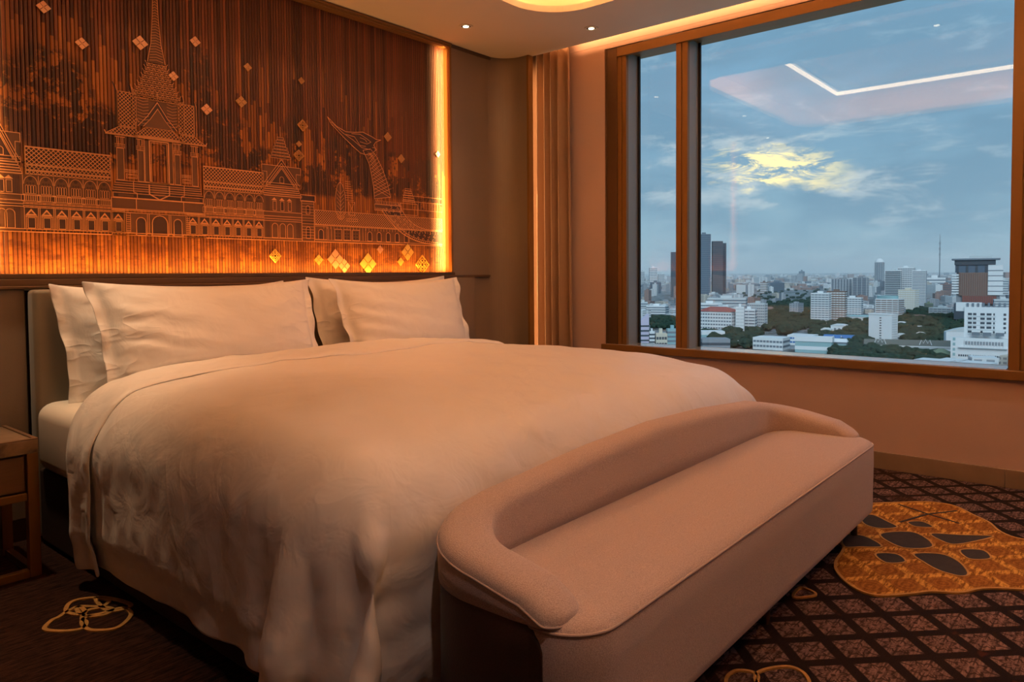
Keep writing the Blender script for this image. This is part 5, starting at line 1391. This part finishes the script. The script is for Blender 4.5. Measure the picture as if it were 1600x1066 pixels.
# hospital block in front of it
D1 = 612
r_, w, d, h = building('hospital_block', 'big white block with rows of square windows at the lower right of the window', 1510, 1571, 481, 560, 0, .35, D1)
def zp(py): return PT(1540, py, D1).z-G
def xp(px): return (px-1540.5)/FPX*D1*.97
def hbx(name, mat, a, b_, y0, y1, t0, t1): return put(name, mat, r_, xp(a), xp(b_), y0, y1, max(0, zp(t1)), zp(t0))
hbx('wall', 'c_white', 1510, 1571, -d/2, d/2, 480, 700)
for i in range(8): hbx('parapet_tooth', 'c_mid', 1513+i*7.2, 1516+i*7.2, -d/2+.5, d/2-.5, 474, 480)
hbx('roof_slab', 'c_white', 1498, 1534, -d/2+2, d/2, 473.5, 487)
for rr_ in range(5):
    for (a, b_) in ((1515, 1520.5), (1522, 1526.5), (1532, 1538), (1540.5, 1547), (1549.5, 1551.5), (1563, 1566.5)):
        hbx('window', 'c_dark', a, b_, -d/2-.12, -d/2, 489.5+rr_*6.9, 493+rr_*6.9)
for rr_ in range(5): hbx('sill_line', 'c_pale', 1514, 1553, -d/2-.35, -d/2, 494.2+rr_*6.9, 495+rr_*6.9)
hbx('podium', 'c_white', 1492, 1571, -d/2-9, -d/2, 528, 700)
hbx('podium_gallery', 'c_grey', 1511, 1564, -d/2-9.4, -d/2-9, 533, 538)
for i in range(14): hbx('gallery_post', 'c_white', 1511+i*4, 1511.9+i*4, -d/2-9.7, -d/2-9.4, 531, 540)
hbx('balcony', 'c_pale', 1503, 1569, -d/2-11, -d/2-9, 542, 543.4)
for rr_ in range(2):
    for blk in range(3):
        for i in range(6): hbx('window', 'c_dark', 1503+blk*20+i*3, 1505+blk*20+i*3, -d/2-9.15, -d/2-9, 554+rr_*9, 557+rr_*9)
for i in range(5): hbx('window', 'c_teal', 1495, 1498.5, -d/2-9.15, -d/2-9, 528+i*8, 532.5+i*8)
for (a, b_) in ((1521, 1532), (1536, 1547), (1553, 1564)):
    hbx('cooling_unit', 'c_mid', a, b_, -d/2-8.5, -d/2-4, 518.5, 523.5)
    o = hbx('cooling_unit_cover', 'c_white', a-.5, b_+.5, -d/2-8.7, -d/2-3.6, 515.5, 518.5)
r_, w, d, h = banded('white building with a curved roof left of the hospital', 1477, 1511, 519, 545, 1, 'c_white', 'c_dark', 10, k=.6, bf=.12, plant=False)
mb = MB(); N = 12
pr = [(-w/2+w*i/N, h+4.5*math.sin(math.pi/2*i/N)) for i in range(N+1)]+[(w/2, h), (-w/2, h)]
nn = len(pr); mb.add([(x, -d/2, z) for x, z in pr]+[(x, d/2, z) for x, z in pr], [tuple(range(nn)), tuple(range(2*nn-1, nn-1, -1))]+[(i, i+nn, (i+1) % nn+nn, (i+1) % nn) for i in range(nn)])
mb.build('curved_roof', M['c_pale'], r_)
# low long roofs near the sill
r_, w, d, h = building('long_hall', 'long hall with a bright blue roof near the sill', 1288, 1341, 529, 538, -6, .35); put('wall', 'c_white', r_, -w/2, w/2, -d/2, d/2, 0, h); hip(r_, 'roof', 'c_blue', w, d, h, 3.5, .95)
for i in range(2): put('roof_vent', 'c_pale', r_, -w*.22+i*w*.22, -w*.20+i*w*.22, -d/2, 0, h+1, h+2.6)
r_, w, d, h = building('long_hall', 'long white-roofed hall left of the blue roof', 1262, 1322, 534, 552, -8, .3); put('wall', 'c_mid', r_, -w/2, w/2, -d/2, d/2, 0, h); hip(r_, 'roof', 'c_white', w, d, h, 3, .95)
for i in range(3): put('eave_band', 'c_teal', r_, -w/2-.5, w/2+.5, -d/2-.6-i*1.2, -d/2, h*(.3+.22*i), h*(.3+.22*i)+.8)
r_, w, d, h = building('long_hall', 'long dark-roofed low building with white zigzag ornaments', 1355, 1478, 540, 553, 8, .16); put('wall', 'c_pale', r_, -w/2, w/2, -d/2, d/2, 0, h); hip(r_, 'roof', 'c_roofg', w, d, h, 5, .98)
for xo in (-.32, .20):
    v = [(xo*w-5, 0), (xo*w-3.4, 4.6), (xo*w-1.8, 1.4), (xo*w, 5.2), (xo*w+1.8, 1.4), (xo*w+3.4, 4.6), (xo*w+5, 0)]
    MB().tube([(x, -d/2-1.0, h+1+z) for x, z in v], .35, 5).build('zigzag_ornament', M['c_white'], r_)
for i in range(2): put('eave_band', 'c_white', r_, -w/2, w/2, -d/2-.9, -d/2, h*(.45+i*.4), h*(.45+i*.4)+.9)
r_, w, d, h = building('house', 'house with a green hip roof near the sill right of the zigzag roof', 1448, 1492, 555, 564, 20, .6); put('wall', 'c_pale', r_, -w/2, w/2, -d/2, d/2, 0, h); hip(r_, 'roof', 'c_green', w, d, h, 5, .2)
r_, w, d, h = building('long_hall', 'pale green-roofed long hall behind the plain white block', 1321, 1362, 495, 502, -6, .3); put('wall', 'c_pale', r_, -w/2, w/2, -d/2, d/2, 0, h); hip(r_, 'roof', 'c_teal', w, d, h, 2.5, .95)
for lab, a, b_, t0, t1 in (('white house among trees left of the plain white block', 1299, 1327, 509, 522), ('small white house right of the plain white block', 1401, 1417, 505, 513), ('tiny white pavilion among the dark trees', 1431, 1443, 512, 518),
                           ('white house with a pale roof among the dark trees', 1431, 1446, 522, 532), ('small house behind the plain white block, lower right', 1400, 1416, 524, 534), ('small white house at the left bottom of the condominiums', 1283, 1300, 515, 522)):
    r_, w, d, h = building('house', lab, a, b_, t0, t1, -14, .6); put('wall', 'c_white', r_, -w/2, w/2, -d/2, d/2, 0, h); hip(r_, 'roof', 'c_pale', w, d, h, 2.2, .4)
    for i in range(3): put('window', 'c_mid', r_, -w*.3+i*w*.24, -w*.18+i*w*.24, -d/2-.1, -d/2, h*.35, h*.7)

# ---- trees
def leaf(t, b):
    p = t.pos(); n = t.noise(p, .35, 4, .7); t.put(b.inputs['Base Color'], t.mix(t.sstep(.35, .7, n), (.014, .034, .026), (.045, .078, .055)))
material('foliage', (.05, .08, .04), .95, spec=.05, build=leaf)
def crown(seed, sub=3):
    bm = bmesh.new(); bmesh.ops.create_icosphere(bm, subdivisions=sub, radius=1)
    r = random.Random(seed); cs = [Vector((r.uniform(-1, 1), r.uniform(-1, 1), r.uniform(-.3, 1))).normalized() for _ in range(22)]
    for v in bm.verts:
        n = v.co.normalized(); m = max(n.dot(c) for c in cs); v.co = n*(.66+.42*max(0, m)**9+r.uniform(-.03, .03)); v.co.z = v.co.z*.72+.55
    me = bpy.data.meshes.new('crown'); bm.to_mesh(me); bm.free(); me.materials.append(M['foliage']); me.polygons.foreach_set('use_smooth', [False]*len(me.polygons)); return me
CR_ = [crown(s) for s in range(4)]
rnd = random.Random(11)
def inpoly(x, y, P):
    c = False; j = len(P)-1
    for i in range(len(P)):
        if (P[i][1] > y) != (P[j][1] > y) and x < (P[j][0]-P[i][0])*(y-P[i][1])/(P[j][1]-P[i][1]+1e-12)+P[i][0]: c = not c
        j = i
    return c
NEAR = [(1290, 548), (1298, 552), (1306, 556), (1318, 550), (1330, 545), (1340, 535), (1347, 540), (1352, 548), (1335, 556), (1350, 560), (1362, 556), (1376, 562), (1390, 566), (1420, 562), (1432, 560), (1444, 566), (1330, 528), (1322, 520), (1336, 522), (1350, 526), (1344, 515),
        (1280, 512), (1272, 516), (1286, 505), (1278, 530), (1420, 538), (1412, 530), (1408, 520), (1424, 528), (1446, 540), (1458, 536), (1466, 530), (1474, 538), (1452, 524), (1462, 518), (1472, 522), (1120, 540), (1112, 526), (1165, 545), (1150, 526), (1170, 530), (1180, 524), (1140, 524), (1126, 520),
        (1296, 534), (1360, 570), (1404, 556), (1375, 548), (1200, 518), (1226, 524), (1040, 508), (1050, 512), (1028, 506), (1034, 512), (1058, 540)]
for i, (px, py) in enumerate(NEAR):
    q = on(px, py, 2, G); o = link('tree', CR_[i % 4], None, q); s = rnd.uniform(7, 11); o.scale = (s, s, s*rnd.uniform(.9, 1.15)); o.rotation_euler.z = rnd.uniform(0, 6)
    tag(o, 'dark green broad tree among the low roofs below the window', 'tree', 'nearer trees among the low buildings')
small = crown(9, 1); sv = [tuple(v.co) for v in small.vertices]; sf = [tuple(p.vertices) for p in small.polygons]
mb = MB()
ZONES = [([(1197, 474), (1270, 470), (1272, 512), (1240, 520), (1200, 514)], 420), ([(1408, 484), (1440, 482), (1508, 500), (1510, 538), (1440, 540), (1405, 530)], 420), ([(1015, 498), (1056, 496), (1056, 516), (1018, 514)], 90),
         ([(1320, 502), (1362, 500), (1360, 545), (1330, 556), (1280, 556), (1270, 520)], 220), ([(1100, 500), (1190, 514), (1185, 545), (1095, 545)], 120), ([(1345, 545), (1480, 552), (1470, 575), (1290, 570)], 150), ([(1150, 440), (1290, 440), (1290, 470), (1150, 470)], 130)]
for P, cnt in ZONES:
    xs = [p[0] for p in P]; ys = [p[1] for p in P]; k = 0
    while k < cnt:
        x, y = rnd.uniform(min(xs), max(xs)), rnd.uniform(min(ys), max(ys))
        if not inpoly(x, y, P): continue
        q = on(x, y, 2, G); s = rnd.uniform(5, 9)
        if not clear(q.x, q.y, s*.4): k += .25; continue
        a = rnd.uniform(0, 6); ca, sa = math.cos(a)*s, math.sin(a)*s
        mb.add([(q.x+vx*ca-vy*sa, q.y+vx*sa+vy*ca, G+vz*s*1.0) for vx, vy, vz in sv], sf); k += 1
for i in range(700):
    px = rnd.uniform(620, 2000); dep = 330*(1800/330)**rnd.random()
    if 975 < px < 1600 and dep > 540: continue
    q = PT(px, 425, dep); s = rnd.uniform(5, 9); ca, sa = s, 0
    mb.add([(q.x+vx*ca, q.y+vy*ca, G+vz*s) for vx, vy, vz in sv], sf)
o = mb.build('tree_canopy', M['foliage']); tag(o, 'dense dark green tree canopy of the parks between the buildings', 'trees', kind='stuff')

# ---- the rest of the city: 240 nearer blocks one by one, the far carpet of roofs as one
def facade(base, win):
    def f(t, b):
        p = t.pos(); x, y, z = t.sep(p)
        a = t.math('GREATER_THAN', t.math('FRACT', t.math('DIVIDE', z, 3.6)), .5); c = t.math('GREATER_THAN', t.math('FRACT', t.math('DIVIDE', t.math('ADD', x, y), 5.0)), .35)
        nz = t.sep(t.node('ShaderNodeNewGeometry').outputs['Normal'])[2]
        up = t.math('LESS_THAN', nz, .5)
        t.put(b.inputs['Base Color'], t.mix(t.math('MULTIPLY', t.math('MULTIPLY', a, c), t.math('MULTIPLY', up, .7)), base, win))
    return f
FM = [material('block_white', (.6, .6, .6), .85, build=facade((.60, .64, .66), (.12, .16, .20))), material('block_grey', (.4, .4, .4), .85, build=facade((.34, .37, .40), (.08, .11, .15))),
      material('block_cream', (.5, .5, .4), .85, build=facade((.50, .47, .41), (.12, .13, .15))), material('block_slate', (.2, .2, .2), .85, build=facade((.14, .18, .22), (.05, .07, .1))), material('block_rust', (.3, .2, .2), .85, build=facade((.30, .20, .17), (.1, .1, .12)))]
used_ = []
def spot(lo, hi):
    px = rnd.uniform(990, 1585); dep = lo*(hi/lo)**rnd.random(); q = PT(px, 425, dep); return px, dep, q
SH = []
for m_ in FM:
    for (w, d, hh) in ((1, 1, 1), (1.5, .8, 1)):
        mb = MB().box(-w/2, w/2, -d/2, d/2, 0, 1).box(-w*.2, w*.15, -d*.2, d*.2, 1, 1.12); SH.append(mesh_of(mb.v, mb.f, m_))
wts = [0, 0, 0, 1, 1, 2, 3, 4]
cnt = 0
while cnt < 230:
    px, dep, q = spot(1150, 3300)
    yb = 425+86700/dep/1.0*1.0
    yb = 425+ (76+1)*FPX/dep
    if any(inpoly(px, yb, P) for P, _ in ZONES) and rnd.random() < .93: continue
    w = rnd.uniform(14, 34)
    if not clear(q.x, q.y, w*.75): continue
    HERO.append((q.x, q.y, w*.7))
    hh = rnd.choice([7, 9, 12, 14, 18, 22]) if dep < 2000 else rnd.choice([8, 12, 16, 22, 30, 38])
    if 1500 < dep and rnd.random() < .03: hh *= 1.8; w *= .7
    o = link('city_block', SH[rnd.choice(wts)*2+rnd.randrange(2)], None, (q.x, q.y, G)); o.scale = (w, w*rnd.uniform(.6, 1.1), hh); o.rotation_euler.z = math.atan2(q.y, q.x)+R(rnd.choice([-20, 10, 35]))
    tag(o, 'one of the low pale city blocks crowding the middle distance', 'building', 'low blocks in the middle distance'); cnt += 1
mbs = [MB() for _ in FM]
for i in range(5200):
    px, dep, q = spot(3100, 15000)
    w = rnd.uniform(16, 42)*(1+dep/16000)
    if not clear(q.x, q.y, w*.6): continue
    if len(HERO) < 0: pass
    w = w; hh = rnd.choice([8, 10, 14, 18, 24]) * (2.2 if rnd.random() < .05 else 1)*(1.7 if rnd.random() < .03 else 1)
    a = math.atan2(q.y, q.x)+R(rnd.choice([-20, 10, 35])); ca, sa = math.cos(a), math.sin(a); d_ = w*rnd.uniform(.6, 1.1)
    c = [(-w/2, -d_/2), (w/2, -d_/2), (w/2, d_/2), (-w/2, d_/2)]; mbs[rnd.choice(wts)].prism([(q.x+x*ca-y*sa, q.y+x*sa+y*ca) for x, y in c], G, G+hh)
for i in range(2600):       # the neighbourhoods to the sides and right below, seen when one steps about the room
    px = rnd.uniform(620, 2000); dep = 330*(3000/330)**rnd.random()
    if 975 < px < 1600 and dep > 540: continue
    q = PT(px, 425, dep); w = rnd.uniform(12, 34)
    if not clear(q.x, q.y, w*.6): continue
    hh = rnd.choice([5, 7, 9, 12, 16]) if dep < 900 else rnd.choice([8, 12, 18, 28]); a = math.atan2(q.y, q.x)+R(rnd.choice([-20, 10, 35])); ca, sa = math.cos(a), math.sin(a); d_ = w*rnd.uniform(.6, 1.1)
    c = [(-w/2, -d_/2), (w/2, -d_/2), (w/2, d_/2), (-w/2, d_/2)]; mbs[rnd.choice(wts)].prism([(q.x+x*ca-y*sa, q.y+x*sa+y*ca) for x, y in c], G, G+hh)
vs, fs, mi = [], [], []
for k, b_ in enumerate(mbs):
    o_ = len(vs); vs += b_.v; fs += [tuple(i+o_ for i in f) for f in b_.f]; mi += [k]*len(b_.f)
me = mesh_of(vs, fs, FM, False, mi); fix_normals(me)
o = link('distant_city', me); tag(o, 'hazy carpet of distant roofs and towers reaching the horizon', 'city', kind='stuff')
# ---- evening haze over the city
m_ = bpy.data.materials.new('haze'); m_.use_nodes = True; t = NT(m_.node_tree); t.n.clear()
v_ = t.node('ShaderNodeVolumeScatter'); v_.inputs['Color'].default_value = (.80, .92, 1, 1); v_.inputs['Density'].default_value = 1/12000; v_.inputs['Anisotropy'].default_value = 0
o_ = t.node('ShaderNodeOutputMaterial'); t.l.new(v_.outputs[0], o_.inputs['Volume']); M['haze'] = m_
hz = MB().box(1300, 18000, -14000, 18000, G-4, 240).build('haze', m_); tag(hz, 'thin bluish evening haze over the city', 'haze', kind='stuff')
